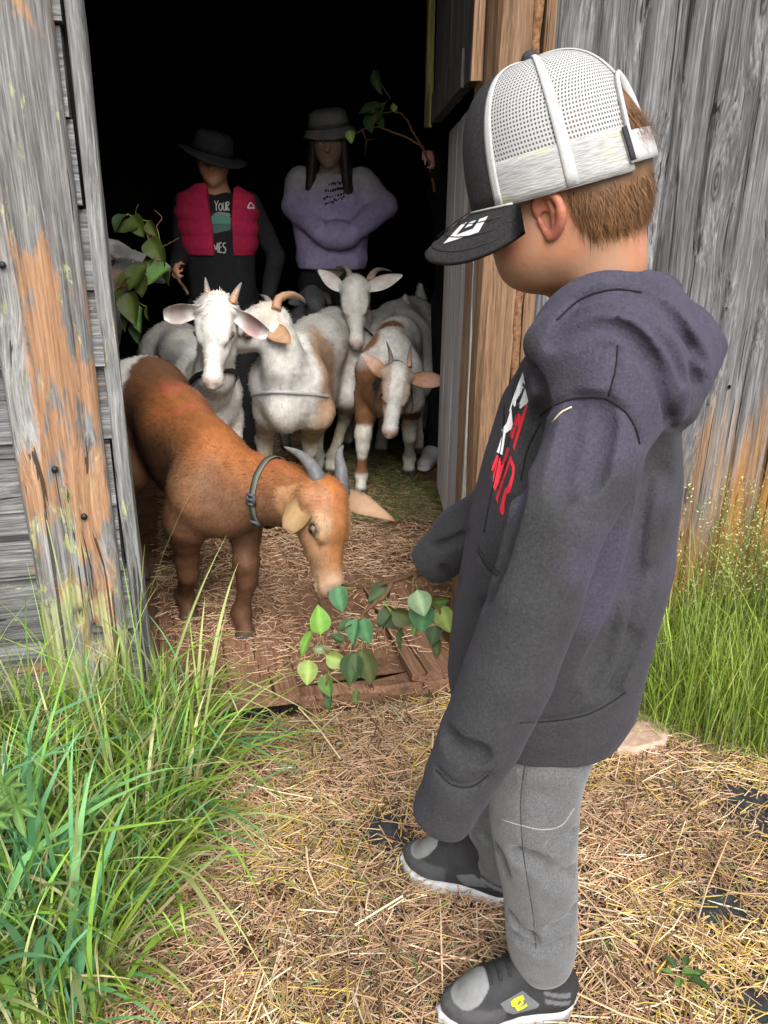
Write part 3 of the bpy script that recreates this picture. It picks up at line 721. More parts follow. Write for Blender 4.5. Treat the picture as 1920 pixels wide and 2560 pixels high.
def ring_on(sd, c, axis, r, n=40, out=.004, tilt=None):
    """closed loop on the sculpted surface round a point"""
    ax = unit(axis); a = unit(np.cross(ax, V3(.13, .97, .2))); b = np.cross(ax, a); P = []
    for q in np.arange(n) * 2 * np.pi / n:
        d = a * math.cos(q) + b * math.sin(q); ts = np.linspace(.01, r, 60); val = sd.sample(c + d * ts[:, None])
        k = np.argmax(val > 0) if (val > 0).any() else 59
        P.append(c + d * (ts[k] + out))
    P = np.array(P)
    for _ in range(2): P = (np.roll(P, 1, 0) + P * 2 + np.roll(P, -1, 0)) / 4
    return P
def strap(P, axis, w, th):
    """flat closed band along the loop P, w wide along axis"""
    ax = unit(axis); c = P.mean(0); n = len(P); V = []
    for p in P:
        o = unit((p - c) - ax * ((p - c) @ ax)); V += [p - ax * w / 2, p - ax * w / 2 + o * th, p + ax * w / 2 + o * th, p + ax * w / 2]
    i = np.arange(n)[:, None] * 4; j = np.arange(4)[None]; i2 = (np.arange(n)[:, None] + 1) % n * 4; j2 = (j + 1) % 4
    return np.array(V), np.stack([i + j, i2 + j, i2 + j2, i + j2], -1).reshape(-1, 4)

def ball(c, r, n=14, m=9):
    c = np.asarray(c, float); a = np.arange(n) * 2 * np.pi / n; b = np.linspace(0, np.pi, m); V = []
    for y in b:
        for x in a: V.append((math.sin(y) * math.cos(x), math.sin(y) * math.sin(x), math.cos(y)))
    V = np.array(V); i = np.arange(m - 1)[:, None] * n; j = np.arange(n)[None]; j2 = (j + 1) % n
    return c + V * r, np.stack([i + j, i + n + j, i + n + j2, i + j2], -1).reshape(-1, 4), V

def coat(name, V, N, C, flow, n, L, w, seed, parent, mask=None, up=.40, mat=None, vary=.2, segs=1):
    r = np.random.default_rng(seed); ok = np.arange(len(V)) if mask is None else np.nonzero(mask)[0]
    k = r.choice(ok, n); P = V[k] + r.normal(0, .003, (n, 3)); Nn = N[k]; P -= Nn * ((P - V[k]) * Nn).sum(1)[:, None]
    fl = flow[k]; fl = fl - Nn * (fl * Nn).sum(1)[:, None]; fl /= np.linalg.norm(fl, axis=1)[:, None] + 1e-9
    fl = fl + r.normal(0, .25, (n, 3)); d = fl + Nn * up * r.uniform(.3, 1.4, n)[:, None]; d /= np.linalg.norm(d, axis=1)[:, None]
    s = np.cross(d, Nn); s /= np.linalg.norm(s, axis=1)[:, None] + 1e-9; l = (np.broadcast_to(L, (len(V),))[k] if np.ndim(L) else L) * r.uniform(.5, 1.4, n); ww = w * r.uniform(.6, 1.3, n)
    P = P - Nn * .001
    T = np.stack([P - s * (ww / 2)[:, None], P + s * (ww / 2)[:, None], P + d * l[:, None] - Nn * (l * .12)[:, None]], 1).reshape(-1, 3)
    c = C[k] * r.uniform(1 - vary, 1 + vary, (n, 1)); c = np.repeat(c, 3, 0); c[2::3] *= 1.12
    o = add_world(name, T, np.arange(3 * n).reshape(-1, 3), mat or M_COAT, parent, c, nrm=np.repeat(Nn, 3, 0))
    o['kind'] = 'stuff'; return o

def horn(parent, pts, r0, c0, c1, name='horn', rings=9, label=None, flat=.8):
    P = crv(pts, 26); t = np.linspace(0, 1, 26); rad = r0 * (1 - t) ** .75 * (1 + .09 * np.sin(t * rings * 6.28) * (1 - t)) + .0012
    V, Fs = tube(P, rad, 10, True, flat); C = mix(c0, c1, np.repeat(t, 10)); C = np.vstack([C, C[0], C[-1]])
    return add_world(name, V, Fs, M_HORN, parent, C)

WHITE = np.array((.64, .62, .58)); PINK = np.array((.50, .22, .18))
def goat(label, base, hd, s, head, hfoot, ears, horns, colf, h=.009, fl=.046, fur=16000, fl_len=.014, collar=None, group=None, tail_up=True, eye_open=.8, horncol=((.34, .29, .24), (.16, .15, .15)), seed=1, neck_r=1.0, muzzle=(.36, .18, .11), neckmid=None, belly=1.0, tuft=0.0, dip=0.0, wid=1.0, slim=1.0, leg=1.0):
    f = unit(V3(hd[0], hd[1], 0)); l = V3(-f[1], f[0], 0); b = V3(base[0], base[1], fl)
    w = lambda x, y, z: b + s * (f * x + l * y) + V3(0, 0, s * (z - dip * (x + .04) * float(sstep(.12, .4, z))))
    hp, hf, hu, HL = np.asarray(head[0], float), unit(head[1]), np.asarray(head[2], float), head[3]
    hu = unit(hu - hf * (hu @ hf)); hl = np.cross(hu, hf)
    H = lambda x, y, z: hp + HL * (hf * x + hl * y + hu * z); HM = np.array([hf, hl, hu])
    feet = {'fl': w(.24, .085, 0), 'fr': w(.24, -.085, 0), 'hl': w(-.40, .09, 0), 'hr': w(-.36, -.09, 0)}
    for k, q in (hfoot or {}).items(): feet[k] = np.asarray(q, float)
    allp = np.vstack([list(feet.values()), w(-.62, -.2, 0), w(-.62, .2, 1.0), w(.4, .2, .8), w(.4, -.2, .8), hp - .16, hp + .16, H(1.15, .2, .2), H(1.15, -.2, -.3)])
    sd = Sdf(allp.min(0) - .05, allp.max(0) + .05, h)
    q = lambda *a: s * np.array(a)
    # trunk
    fz = (l, 1.40 / wid)
    up_ = (1 - slim) * .20
    sd.rc(w(.22, 0, .485 + up_), w(-.06, 0, .455 + up_), s * .155 * slim, s * .178 * belly * slim, .03, fz); sd.rc(w(-.06, 0, .455 + up_), w(-.34, 0, .505 + up_ * .6), s * .178 * belly * slim, s * .142, .04, fz)
    sd.rc(w(.20, 0, .615), w(-.10, 0, .60), s * .072, s * .085, .08); sd.rc(w(-.10, 0, .60), w(-.38, 0, .615), s * .085, s * .082, .08)
    sd.rc(w(-.38, 0, .60), w(-.50, 0, .53), s * .085, s * .07, .07)
    sd.ell(w(.28, 0, .44 + up_), q(.085, .068, .105 * slim), np.array([f, l, V3(0, 0, 1)]), .07)
    # neck
    nb = w(.27, 0, .545); pl = H(-.02, 0, -.18)
    mid = (nb + pl) / 2 + V3(0, 0, .02) if neckmid is None else np.asarray(neckmid, float)
    sd.chain(crv([nb, mid, pl], 5), np.array([.112, .090, .077, .070, .066]) * s * neck_r, .05, .035, (np.cross(unit(pl - nb), V3(0, 0, 1)), 1.15))
    # legs
    for k, sg in (('fl', 1), ('fr', -1)):
        ft = feet[k]; el = w(.20, sg * .088, .40 + up_ * .7); sh = w(.235, sg * .075, .52)
        dlt = ft - w(.24, sg * .085, 0); kn = w(.235, sg * .088, .235) + dlt * .62 + f * .012 * s; fe = ft + V3(0, 0, .085 * s) - f * .012 * s
        sd.rc(sh, el, s * .080, s * .062, .06, (l, 1.25)); sd.chain([el, (el + kn) / 2 + V3(0, 0, .02), kn + V3(0, 0, .03 * s)], np.array([.052, .040, .031]) * s * leg, .045, .02)
        sd.rc(kn + V3(0, 0, .028 * s), kn - V3(0, 0, .025 * s), s * .034 * leg, s * .027 * leg, .02); sd.rc(kn - V3(0, 0, .02 * s), fe, s * .0245 * leg, s * .0215 * leg, .02)
        sd.ell(fe, q(.029, .027, .030) * leg, None, .02); sd.rc(fe, ft + V3(0, 0, .032 * s) + f * .015 * s, s * .024, s * .026, .015)
        for g in (-1, 1): sd.rc(ft + V3(0, 0, .026 * s) + f * .012 * s + l * g * .013 * s, ft + V3(0, 0, .010 * s) + f * .034 * s + l * g * .015 * s, s * .020, s * .013, .006)
    for k, sg in (('hl', 1), ('hr', -1)):
        ft = feet[k]; dlt = ft - w(-.40, sg * .09, 0); hk = w(-.455, sg * .088, .255) + dlt * .6; st = w(-.27, sg * .105, .40) + dlt * .2; fe = ft + V3(0, 0, .085 * s) - f * .012 * s
        sd.rc(w(-.40, sg * .07, .55), st, s * .115, s * .075, .06, (l, 1.35)); sd.rc(w(-.42, sg * .08, .48), w(-.40, sg * .09, .37), s * .085, s * .055, .05, (l, 1.3))
        sd.chain([st, (st + hk) / 2 - f * .012 * s, hk + V3(0, 0, .02 * s)], np.array([.062, .044, .032]) * s, .045, .02)
        sd.rc(hk + V3(0, 0, .03 * s) - f * .012 * s, hk - V3(0, 0, .02 * s), s * .031, s * .027, .02); sd.rc(hk, fe, s * .025, s * .022, .02); sd.ell(fe, q(.029, .027, .030), None, .02)
        for g in (-1, 1): sd.rc(fe - V3(0, 0, .03 * s) + f * .01 * s + l * g * .010 * s, ft + V3(0, 0, .012 * s) + f * .034 * s + l * g * .015 * s, s * .023, s * .014, .008)
    if tail_up: sd.chain([w(-.52, 0, .60), w(-.58, 0, .68), w(-.56, 0, .75)], np.array([.035, .034, .016]) * s, .03, .01, (l, 1.0))
    else: sd.chain([w(-.53, 0, .60), w(-.59, 0, .57), w(-.60, 0, .48)], np.array([.033, .032, .014]) * s, .03, .01)
    # head
    u = HL
    sd.ell(H(.03, 0, -.02), u * np.array([.27, .225, .235]), HM, .03); sd.rc(H(.02, 0, .06), H(.28, 0, .05), u * .185, u * .16, .02)
    sd.rc(H(.25, 0, .01), H(.80, 0, -.065), u * .165, u * .108, .025, (hl, 1.08)); sd.ell(H(.87, 0, -.085), u * np.array([.13, .122, .108]), HM, .02)
    sd.rc(H(.08, 0, -.25), H(.80, 0, -.175), u * .165, u * .082, .03); sd.ell(H(.88, 0, -.19), u * np.array([.095, .092, .065]), HM, .012)
    for g in (-1, 1):
        sd.rc(H(.14, g * .11, -.17), H(.50, g * .075, -.12), u * .11, u * .075, .03); sd.rc(H(.20, g * .165, .085), H(.40, g * .155, .06), u * .058, u * .04, .02)
        sd.rc(H(.29, g * .23, .015), H(.33, g * .245, .01), u * .045, u * .045, .012, op='c'); sd.rc(H(.39, g * .185, .0), H(.49, g * .15, -.02), u * .018, u * .012, .01, op='c')
        sd.rc(H(.955, g * .045, -.03), H(.985, g * .105, -.06), u * .024, u * .018, .008, op='c')
        sd.rc(H(1.02, 0, -.155), H(.72, g * .16, -.15), u * .013, u * .010, .006, op='c')
        for zz_, rr_ in ((.055, .018), (-.034, .016)): sd.chain([H(.245, g * .205, .02 + zz_ * .2), H(.305, g * .222, .016 + zz_ * 1.05), H(.37, g * .200, .01 + zz_ * .2)], [u * rr_ * .7, u * rr_, u * rr_ * .7], .006)
        sd.ell(H(-.02, g * .2, .0), u * np.array([.08, .08, .08]), HM, .02)
    sd.noise(.006 * s, (13, 13, 13), seed)
    V, Q = sd.mesh(); N = sd.normals(V)
    Pl = np.stack([(V - b) @ f, (V - b) @ l, V[:, 2] - fl], 1) / s; Ph = (V - hp) @ HM.T / HL
    inh = sstep(.02, -.02, sd.sample(V) * 0 + np.linalg.norm(np.maximum(np.abs(Ph - [.45, 0, -.05]) - [.62, .30, .34], 0), axis=1))
    C = np.clip(colf(V, Pl, Ph, inh), 0, 1)
    C = C * mix(.78 + .44 * fbm(Pl * [9, 60, 60], 2, seed + 50)[:, None], .86 + .28 * fbm(Ph * [4, 22, 22], 2, seed + 51)[:, None], inh); C = mix(C, C * [.80, .70, .55], sstep(.52, .68, fbm(V * 7, 3, seed + 60)) * sstep(.50, .25, Pl[:, 2]) * (1 - inh) * .7)
    nose = sstep(.83, .90, Ph[:, 0]) * sstep(-.15, -.09, Ph[:, 2]) * sstep(.11, .06, np.abs(Ph[:, 1]) - .05 * sstep(-.1, .0, Ph[:, 2])) * inh
    C = mix(C, muzzle, nose * .95)
    hoof = sstep(.045, .03, Pl[:, 2]) * (1 - inh); C = mix(C, (.05, .045, .04), hoof)
    eyes = np.minimum(np.linalg.norm(Ph - [.31, .215, .03], axis=1), np.linalg.norm(Ph - [.31, -.215, .03], axis=1)); C = mix(C, C * .22, sstep(.10, .05, eyes) * .95); lids = sstep(.05, .02, np.abs(np.linalg.norm(Ph - [.31, np.copysign(.21, 1), .02], axis=1) - .09)) * 0; C = mix(C, C * .72, sstep(.06, .02, np.abs(np.abs(Ph[:, 1]) - .15)) * sstep(.38, .44, Ph[:, 0]) * sstep(.62, .5, Ph[:, 0]) * sstep(.04, -.02, Ph[:, 2]) * inh * .5)
    nst = np.minimum(np.linalg.norm((Ph - [.97, .075, -.05]) * [.5, 1, 1], axis=1), np.linalg.norm((Ph - [.97, -.075, -.05]) * [.5, 1, 1], axis=1)); C = mix(C, C * .2, sstep(.040, .022, nst) * inh)
    mouth = sstep(.026, .014, np.abs(Ph[:, 2] + .152)) * sstep(.70, .76, Ph[:, 0]) * inh; C = mix(C, C * .35, mouth * .8)
    B = Bag(); B.add(V, [Q], C)
    for e in ears:
        tip = np.asarray(e['tip'], float); bs = H(*e['base']); Ve, Qe, te, se = leaf_shape(bs, tip, e['n'], e['w'], e.get('sag', 0), e.get('cup', .25), .006 * s + .003, fold=e.get('fold', 0), prof=e.get('prof'))
        ce = mix(e.get('out', WHITE), e.get('inn', WHITE * [.8, .66, .62]), (se > 0) * sstep(.2, .45, te) * (1 - .6 * sstep(.75, .95, te))); ce = mix(ce, e.get('tipc', e.get('out', WHITE)), sstep(.7, 1, te)); B.add(Ve, [Qe], ce)
    root = tag(empty('goat', b), label, 'goat', 'goats crowding the barn doorway')
    Vb, Fb, Cb = B.get(); add_world('body', Vb, Fb, M_HIDE, root, Cb)
    for g in (-1, 1):
        c = H(.305, g * .196, .016); Vs, Qs, D = ball(c, HL * .060, 16, 11); o = unit(hl * g * .9 + hf * .25 + hu * .15); d = D @ o; hor = np.abs(D @ hu)
        ce = np.where((d > .62)[:, None], (.13, .09, .05), (.012, .010, .009)); ce = np.where(((d > .70) & (hor < .25))[:, None], (.004, .004, .005), ce)
        add_world('eye', Vs, Qs, M_EYE, root, ce)
    for hn in horns: horn(root, hn['p'], hn.get('r', .016), hn.get('c0', horncol[0]), hn.get('c1', horncol[1]))
    flow = np.where(inh[:, None] > .5, -hf, -f * .7 + V3(0, 0, -.75)); ln = fl_len * (1 - .5 * inh * sstep(.05, .3, Ph[:, 0]) + .9 * inh * tuft * sstep(.2, .0, Ph[:, 0]) * sstep(.0, .15, Ph[:, 2])) * (1 - .5 * sstep(.34, .2, Pl[:, 2]))
    coat('coat', V, N, C, flow, int(fur * 1.5), ln, .0034 if h < .008 else .0045, seed, root, mask=(hoof < .2) & (nose < .3) & (eyes > .07))
    if collar:
        c, ax = np.asarray(collar['c'], float), np.asarray(collar['ax'], float); P = ring_on(sd, c, ax, .2, 44)
        Vc, Qc = strap(P, ax, collar.get('w', .022), .003); cc = np.asarray(collar['col']); k = np.tile([.6, 1, 1, .6], 44)[:, None]
        st = (np.arange(44) * 4)[:, None] + np.array([1, 2]); col_ = np.repeat(cc[None], len(Vc), 0) * k
        if 'stripe' in collar: col_[np.arange(44) * 4 + 2] = collar['stripe']
        co = add_world('collar', Vc, Qc, M_STRAP, root, col_)
        if 'buckle' in collar:
            for a in collar['buckle']:
                i = a % 44; p = P[i]; o = unit((p - c) - unit(ax) * ((p - c) @ unit(ax))); tg = unit(np.cross(ax, o))
                Bb = Bag(); wv = unit(ax) * collar.get('w', .022) * .62
                for sgn in (-1, 1): V2, F2 = tube([p + o * .006 + wv * sgn - tg * .014, p + o * .006 + wv * sgn + tg * .014], .0042, 6); Bb.add(V2, F2, (.05, .05, .055))
                for sgn in (-1, 0, 1): V2, F2 = tube([p + o * .006 - wv + tg * .013 * sgn, p + o * .006 + wv + tg * .013 * sgn], .0042, 6); Bb.add(V2, F2, (.06, .06, .065))
                Vb2, Fb2, Cb2 = Bb.get(); add_world('buckle', Vb2, Fb2, M_STRAP, co, Cb2)
        if 'ring' in collar:
            i = collar['ring'] % 44; p = P[i]; o = unit((p - c) - unit(ax) * ((p - c) @ unit(ax))); a = np.linspace(0, 2 * np.pi, 15)
            dn = V3(0, 0, -1); sdv = unit(np.cross(dn, o)); L_ = np.array([p + o * .008 + dn * .014 + (dn * math.cos(x) + sdv * math.sin(x)) * .013 for x in a]); V2, F2 = tube(L_, .0022, 6); add_world('ring', V2, F2, M_METAL, co)
    return root, sd, H

ORG, BRN2, DKB = np.array((.27, .092, .026)), np.array((.128, .062, .032)), np.array((.066, .031, .016))
# 1 the brown goat in front
hp, mz = at(808, 1246, 1.77), at(836, 1425, 1.69)
hf = unit(mz - hp)
def col_orange(V, P, Hd, inh):
    dipc = .14; x, y, z = P.T; nz = fbm(V * 9, 3, 3)
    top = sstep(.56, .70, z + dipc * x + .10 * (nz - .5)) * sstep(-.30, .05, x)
    c = mix(BRN2 * (.8 + .5 * fbm(V * [5, 5, 3], 2, 40))[:, None], ORG, top * .85); c = mix(c, BRN2 * [1.5, 1.45, 1.35], sstep(.1, .02, np.abs(z - .52)) * sstep(.0, .2, x) * sstep(.06, .12, -y) * .6)  # paler band on the right flank: a sheen highlight painted into the coat
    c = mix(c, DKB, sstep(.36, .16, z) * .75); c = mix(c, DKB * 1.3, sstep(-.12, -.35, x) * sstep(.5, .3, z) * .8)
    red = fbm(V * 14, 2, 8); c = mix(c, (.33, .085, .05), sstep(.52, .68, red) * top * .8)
    wp = sstep(-.335, -.365, x + .8 * y + .10 * (nz - .5)) * sstep(.34, .42, z + .12 * (nz - .5)); c = mix(c, WHITE, wp)
    sp = sstep(.048, .034, np.linalg.norm(V - at(328, 910, 2.50), axis=1) + .02 * (nz - .5)); c = mix(c, (.13, .045, .025), sp)
    # head: orange blaze between the eyes, tan cheeks, pale muzzle
    hx, hy, hz = Hd.T; t = np.array((.40, .215, .105)); hc = mix(t, ORG * [1.35, 1.5, 1.3], sstep(.135, .07, np.abs(hy)) * sstep(-.03, .05, hz) * sstep(.82, .66, hx))
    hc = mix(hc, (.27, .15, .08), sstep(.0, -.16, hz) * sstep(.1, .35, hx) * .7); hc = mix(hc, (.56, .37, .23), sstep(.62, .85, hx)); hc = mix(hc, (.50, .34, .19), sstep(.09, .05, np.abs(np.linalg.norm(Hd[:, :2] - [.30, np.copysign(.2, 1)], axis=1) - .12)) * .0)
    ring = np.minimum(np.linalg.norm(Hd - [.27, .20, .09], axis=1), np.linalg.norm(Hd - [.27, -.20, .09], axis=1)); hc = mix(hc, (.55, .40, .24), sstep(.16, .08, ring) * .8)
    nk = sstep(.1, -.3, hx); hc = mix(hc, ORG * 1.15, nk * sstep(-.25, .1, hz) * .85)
    return mix(c, hc, inh)
ft_r, ft_l = atz(470, 1552, .046), atz(612, 1594, .046)
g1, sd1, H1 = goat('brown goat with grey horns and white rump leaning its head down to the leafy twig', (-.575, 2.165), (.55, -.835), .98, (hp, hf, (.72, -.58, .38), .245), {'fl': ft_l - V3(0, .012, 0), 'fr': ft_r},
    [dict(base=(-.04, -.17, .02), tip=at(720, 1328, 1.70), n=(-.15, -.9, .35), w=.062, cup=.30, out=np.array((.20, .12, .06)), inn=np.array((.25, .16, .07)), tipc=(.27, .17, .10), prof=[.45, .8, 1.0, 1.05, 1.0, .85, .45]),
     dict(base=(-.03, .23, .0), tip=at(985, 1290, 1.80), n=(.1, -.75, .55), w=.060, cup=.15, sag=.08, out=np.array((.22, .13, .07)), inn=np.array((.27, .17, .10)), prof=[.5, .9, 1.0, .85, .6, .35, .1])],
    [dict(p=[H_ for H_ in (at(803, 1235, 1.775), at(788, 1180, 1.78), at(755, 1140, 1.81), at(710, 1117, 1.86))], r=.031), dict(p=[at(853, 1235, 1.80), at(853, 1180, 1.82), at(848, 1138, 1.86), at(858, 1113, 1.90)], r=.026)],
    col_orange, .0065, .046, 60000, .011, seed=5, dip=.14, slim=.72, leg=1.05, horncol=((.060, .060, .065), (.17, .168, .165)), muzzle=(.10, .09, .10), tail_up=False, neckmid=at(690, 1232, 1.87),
    collar=dict(c=at(672, 1222, 1.87), ax=(.88, -.42, -.05), w=.016, col=(.028, .034, .036), stripe=(.11, .12, .085), buckle=(10, 16)))

def col_white(V, P, Hd, inh):
    n = fbm(V * 11, 3, 4); c = mix(WHITE, (.60, .56, .48), sstep(.5, .7, n) * .5); return mix(c, (.55, .50, .38), sstep(.25, .1, P[:, 2]) * (1 - inh) * .4)
# 2 the white goat that looks straight out
hp = at(541, 775, 2.56); mz = at(529, 918, 2.47); hf = unit(mz - hp)
goat('white goat facing the door with orange horns and a black collar', (-.79, 3.13), (.40, -.92), 1.04, (hp, hf, (-.02, -.95, .3), .262), None,
    [dict(base=(.02, -.22, .02), tip=at(409, 782, 2.50), n=(-.1, -.85, -.4), w=.075, cup=.3, inn=np.array((.42, .34, .32)), prof=[.6, .75, .85, 1, 1, .9, .55]), dict(base=(.02, .22, .02), tip=at(670, 832, 2.50), n=(.1, -.85, -.45), w=.075, cup=.3, inn=np.array((.36, .24, .23)), prof=[.6, .75, .85, 1, 1, .9, .55])],
    [dict(p=[at(522, 752, 2.55), at(518, 725, 2.56), at(513, 693, 2.60)], r=.019, c0=(.46, .25, .13), c1=(.25, .25, .26)), dict(p=[at(580, 757, 2.55), at(591, 730, 2.56), at(604, 706, 2.60)], r=.019, c0=(.46, .25, .13), c1=(.25, .25, .26))],
    col_white, .0085, fur=22000, tuft=1.6, wid=.74, slim=.92, neck_r=.9, tail_up=False, seed=6, muzzle=(.40, .19, .105), neckmid=at(537, 930, 2.70),
    collar=dict(c=at(530, 945, 2.70), ax=(.15, -.35, -.9), w=.020, col=(.012, .012, .013), ring=30))
# 3 white and tan goat with its head turned away to the left
def col_tan(V, P, Hd, inh):
    x, y, z = P.T; n = fbm(V * 8, 3, 14); c = col_white(V, P, Hd, inh * 0)
    tn = sstep(.19, .15, np.linalg.norm((P - [.12, .16, .44]) * [1.05, .6, .62], axis=1) + .06 * (n - .5)); c = mix(c, (.46, .275, .155), tn * .9)
    c = mix(c, (.42, .24, .12), sstep(.045, .02, np.abs(z - .30)) * sstep(.10, .2, x) * sstep(.03, .06, np.abs(y)) * sstep(.45, .6, n)); c = mix(c, (.47, .46, .30), sstep(.5, .62, fbm(V * 6, 2, 9)) * sstep(.5, .3, z) * .35)
    hc = mix(WHITE * .97, (.46, .29, .17), sstep(.5, .6, fbm(V * 12, 2, 10)) * sstep(.3, -.1, Hd[:, 0]) * .8); return mix(c, hc, inh)
hp = at(676, 800, 2.78); hf = unit(V3(-.93, .06, -.33))
goat('large white goat with a tan shoulder turning its head towards its neighbour', (-.315, 3.19), (-.20, -.98), 1.12, (hp, hf, (-.12, -.45, .88), .27), {'fl': atz(772, 1222, .046), 'fr': atz(668, 1235, .046), 'hl': atz(832, 1188, .046)},
    [dict(base=(.0, .22, .0), tip=at(728, 858, 2.66), n=(.5, -.8, .1), w=.07, cup=.2, out=np.array((.42, .25, .14)), inn=np.array((.40, .24, .14)), tipc=(.34, .20, .11)), dict(base=(.0, -.22, .0), tip=at(650, 760, 2.98), n=(.3, -.6, .3), w=.06)],
    [dict(p=[at(690, 775, 2.74), at(697, 748, 2.76), at(725, 737, 2.80), at(752, 745, 2.86), at(764, 758, 2.90)], r=.021, c0=(.42, .24, .14), c1=(.34, .24, .17)), dict(p=[at(676, 762, 2.86), at(666, 745, 2.90), at(650, 736, 2.96)], r=.014)],
    col_tan, .009, fur=22000, seed=7, neckmid=at(708, 900, 2.80), neck_r=.86, wid=.66, slim=.88, tail_up=False,
    collar=dict(c=at(710, 985, 2.83), ax=(0, -.30, -.95), w=.012, col=(.36, .36, .35)))
# 4 the white goat at the back with spread ears
hp = at(887, 722, 3.47); mz = at(890, 828, 3.40); hf = unit(mz - hp)
goat('white goat at the back with long spread ears above the others', (.02, 4.02), (-.28, -.96), 1.10, (hp, hf, (-.02, -.96, .25), .262), {'fl': atz(872, 1120, .046), 'fr': atz(858, 1105, .046)},
    [dict(base=(.0, -.22, .03), tip=at(796, 674, 3.50), n=(0, -1, .1), w=.062, cup=.2, inn=np.array((.62, .56, .52)), prof=[.6, .9, 1, .95, .8, .5, .15]), dict(base=(.0, .22, .03), tip=at(1006, 688, 3.50), n=(0, -1, .1), w=.062, cup=.2, inn=np.array((.62, .56, .52)), prof=[.6, .9, 1, .95, .8, .5, .15])],
    [dict(p=[at(876, 702, 3.48), at(872, 680, 3.50), at(860, 668, 3.53), at(838, 668, 3.58)], r=.020), dict(p=[at(925, 702, 3.48), at(932, 684, 3.50), at(950, 673, 3.53), at(980, 678, 3.58)], r=.020, c0=(.36, .22, .16))],
    col_white, .010, fur=14000, wid=.78, neck_r=.9, seed=8, muzzle=(.36, .18, .12), neckmid=at(893, 850, 3.62),
    collar=dict(c=at(893, 838, 3.58), ax=(0, -.5, -.85), w=.010, col=(.01, .01, .01)))
# 5 the brown and white goat on the right
def col_pied(V, P, Hd, inh):
    x, y, z = P.T; n = fbm(V * 8, 3, 24); br = np.array((.27, .13, .062)); c = col_white(V, P, Hd, inh * 0)
    ch = sstep(.02, .10, x - .02 + .05 * (n - .5)) * sstep(.30, .34, z) * sstep(.60, .54, z + .05 * (n - .5)) * sstep(.04, -.03, y); c = mix(c, br, ch)
    c = mix(c, br * .8, sstep(.035, .02, np.abs(z - .335 - .02 * (n - .5))) * sstep(.0, .2, x)); c = mix(c, br * .8, sstep(.045, .025, np.abs(z - .13)) * sstep(.1, .2, x) * sstep(.04, -.02, y))
    for q, rr in (([.06, -.03, .70], .085), ([.22, -.05, .62], .08)): c = mix(c, br * .95, sstep(rr, rr * .75, np.linalg.norm(P - q, axis=1) + .04 * (n - .5)))
    hx, hy, hz = Hd.T; bl = sstep(.085, .12, np.abs(hy) + .03 * (n - .5) - .06 * sstep(.5, .8, hx)); hc = mix(WHITE, br * 1.15, bl * sstep(.97, .80, hx)); return mix(c, hc, inh)
hp = at(993, 942, 3.06); mz = at(978, 1062, 2.98); hf = unit(mz - hp); br5 = np.array((.32, .165, .085))
goat('brown and white goat on the right with a white blaze and a blue collar', (.04, 3.58), (-.10, -.99), 1.06, (hp, hf, (.06, -.95, .3), .25), {'fr': atz(903, 1236, .046), 'fl': atz(1022, 1188, .046)},
    [dict(base=(.0, -.22, .0), tip=at(903, 884, 3.06), n=(.1, -.7, .7), w=.065, cup=.2, out=br5, inn=np.array((.55, .36, .26)), tipc=(.6, .55, .5)), dict(base=(.0, .22, .0), tip=at(1107, 953, 3.04), n=(0, -.9, .3), w=.066, cup=.2, out=br5, inn=np.array((.45, .25, .18)), tipc=(.42, .22, .20), prof=[.55, .8, .95, 1, .95, .8, .4])],
    [dict(p=[at(978, 912, 3.07), at(976, 885, 3.09), at(966, 853, 3.14)], r=.015, c0=(.22, .17, .16), c1=(.12, .12, .13)), dict(p=[at(1023, 918, 3.07), at(1024, 890, 3.09), at(1028, 857, 3.14)], r=.015, c0=(.42, .25, .17), c1=(.12, .12, .13))],
    col_pied, .0085, fur=20000, seed=9, muzzle=(.46, .24, .18), neckmid=at(975, 960, 3.24), neck_r=.88, wid=.82, slim=.93,
    collar=dict(c=at(965, 975, 3.18), ax=(.25, -.75, -.55), w=.018, col=(.10, .15, .20), buckle=(12, 30)))
# 6 the dark faced goat by the left jamb
def col_dark(V, P, Hd, inh):
    hx, hy, hz = Hd.T; n = fbm(V * 12, 2, 30); dk = np.array((.05, .05, .053)); c = mix(dk * 1.2, (.30, .29, .28), sstep(.45, .6, n) * .5)
    zt = hz - (.19 - .2 * hx); hc = mix(dk, (.62, .61, .59), sstep(-.06, -.04, zt))
    hc = mix(hc, (.42, .21, .11), sstep(-.19, -.23, zt + .03 * (n - .5)) * sstep(.60, .5, hx)); hc = mix(hc, (.33, .33, .33), sstep(.62, .75, hx) * sstep(-.02, -.08, hz) * .7); return mix(c, hc, inh)
hp = at(236, 640, 2.78); hf = unit(V3(.97, -.12, -.06))
goat('black faced goat with a white stripe eating leaves beside the left jamb', (-1.52, 2.95), (.99, .05), 1.16, (hp, hf, (.05, -.18, .98), .27), None,
    [dict(base=(-.05, .2, 0), tip=hp + V3(-.12, .14, .02), n=(0, -1, 0), w=.06, out=np.array((.1, .1, .1))), dict(base=(-.05, -.2, 0), tip=hp + V3(-.16, -.06, .0), n=(0, -1, .2), w=.06, out=np.array((.2, .2, .2)))],
    [], col_dark, .010, fur=9000, seed=10, muzzle=(.10, .10, .10), neckmid=at(262, 760, 2.85))
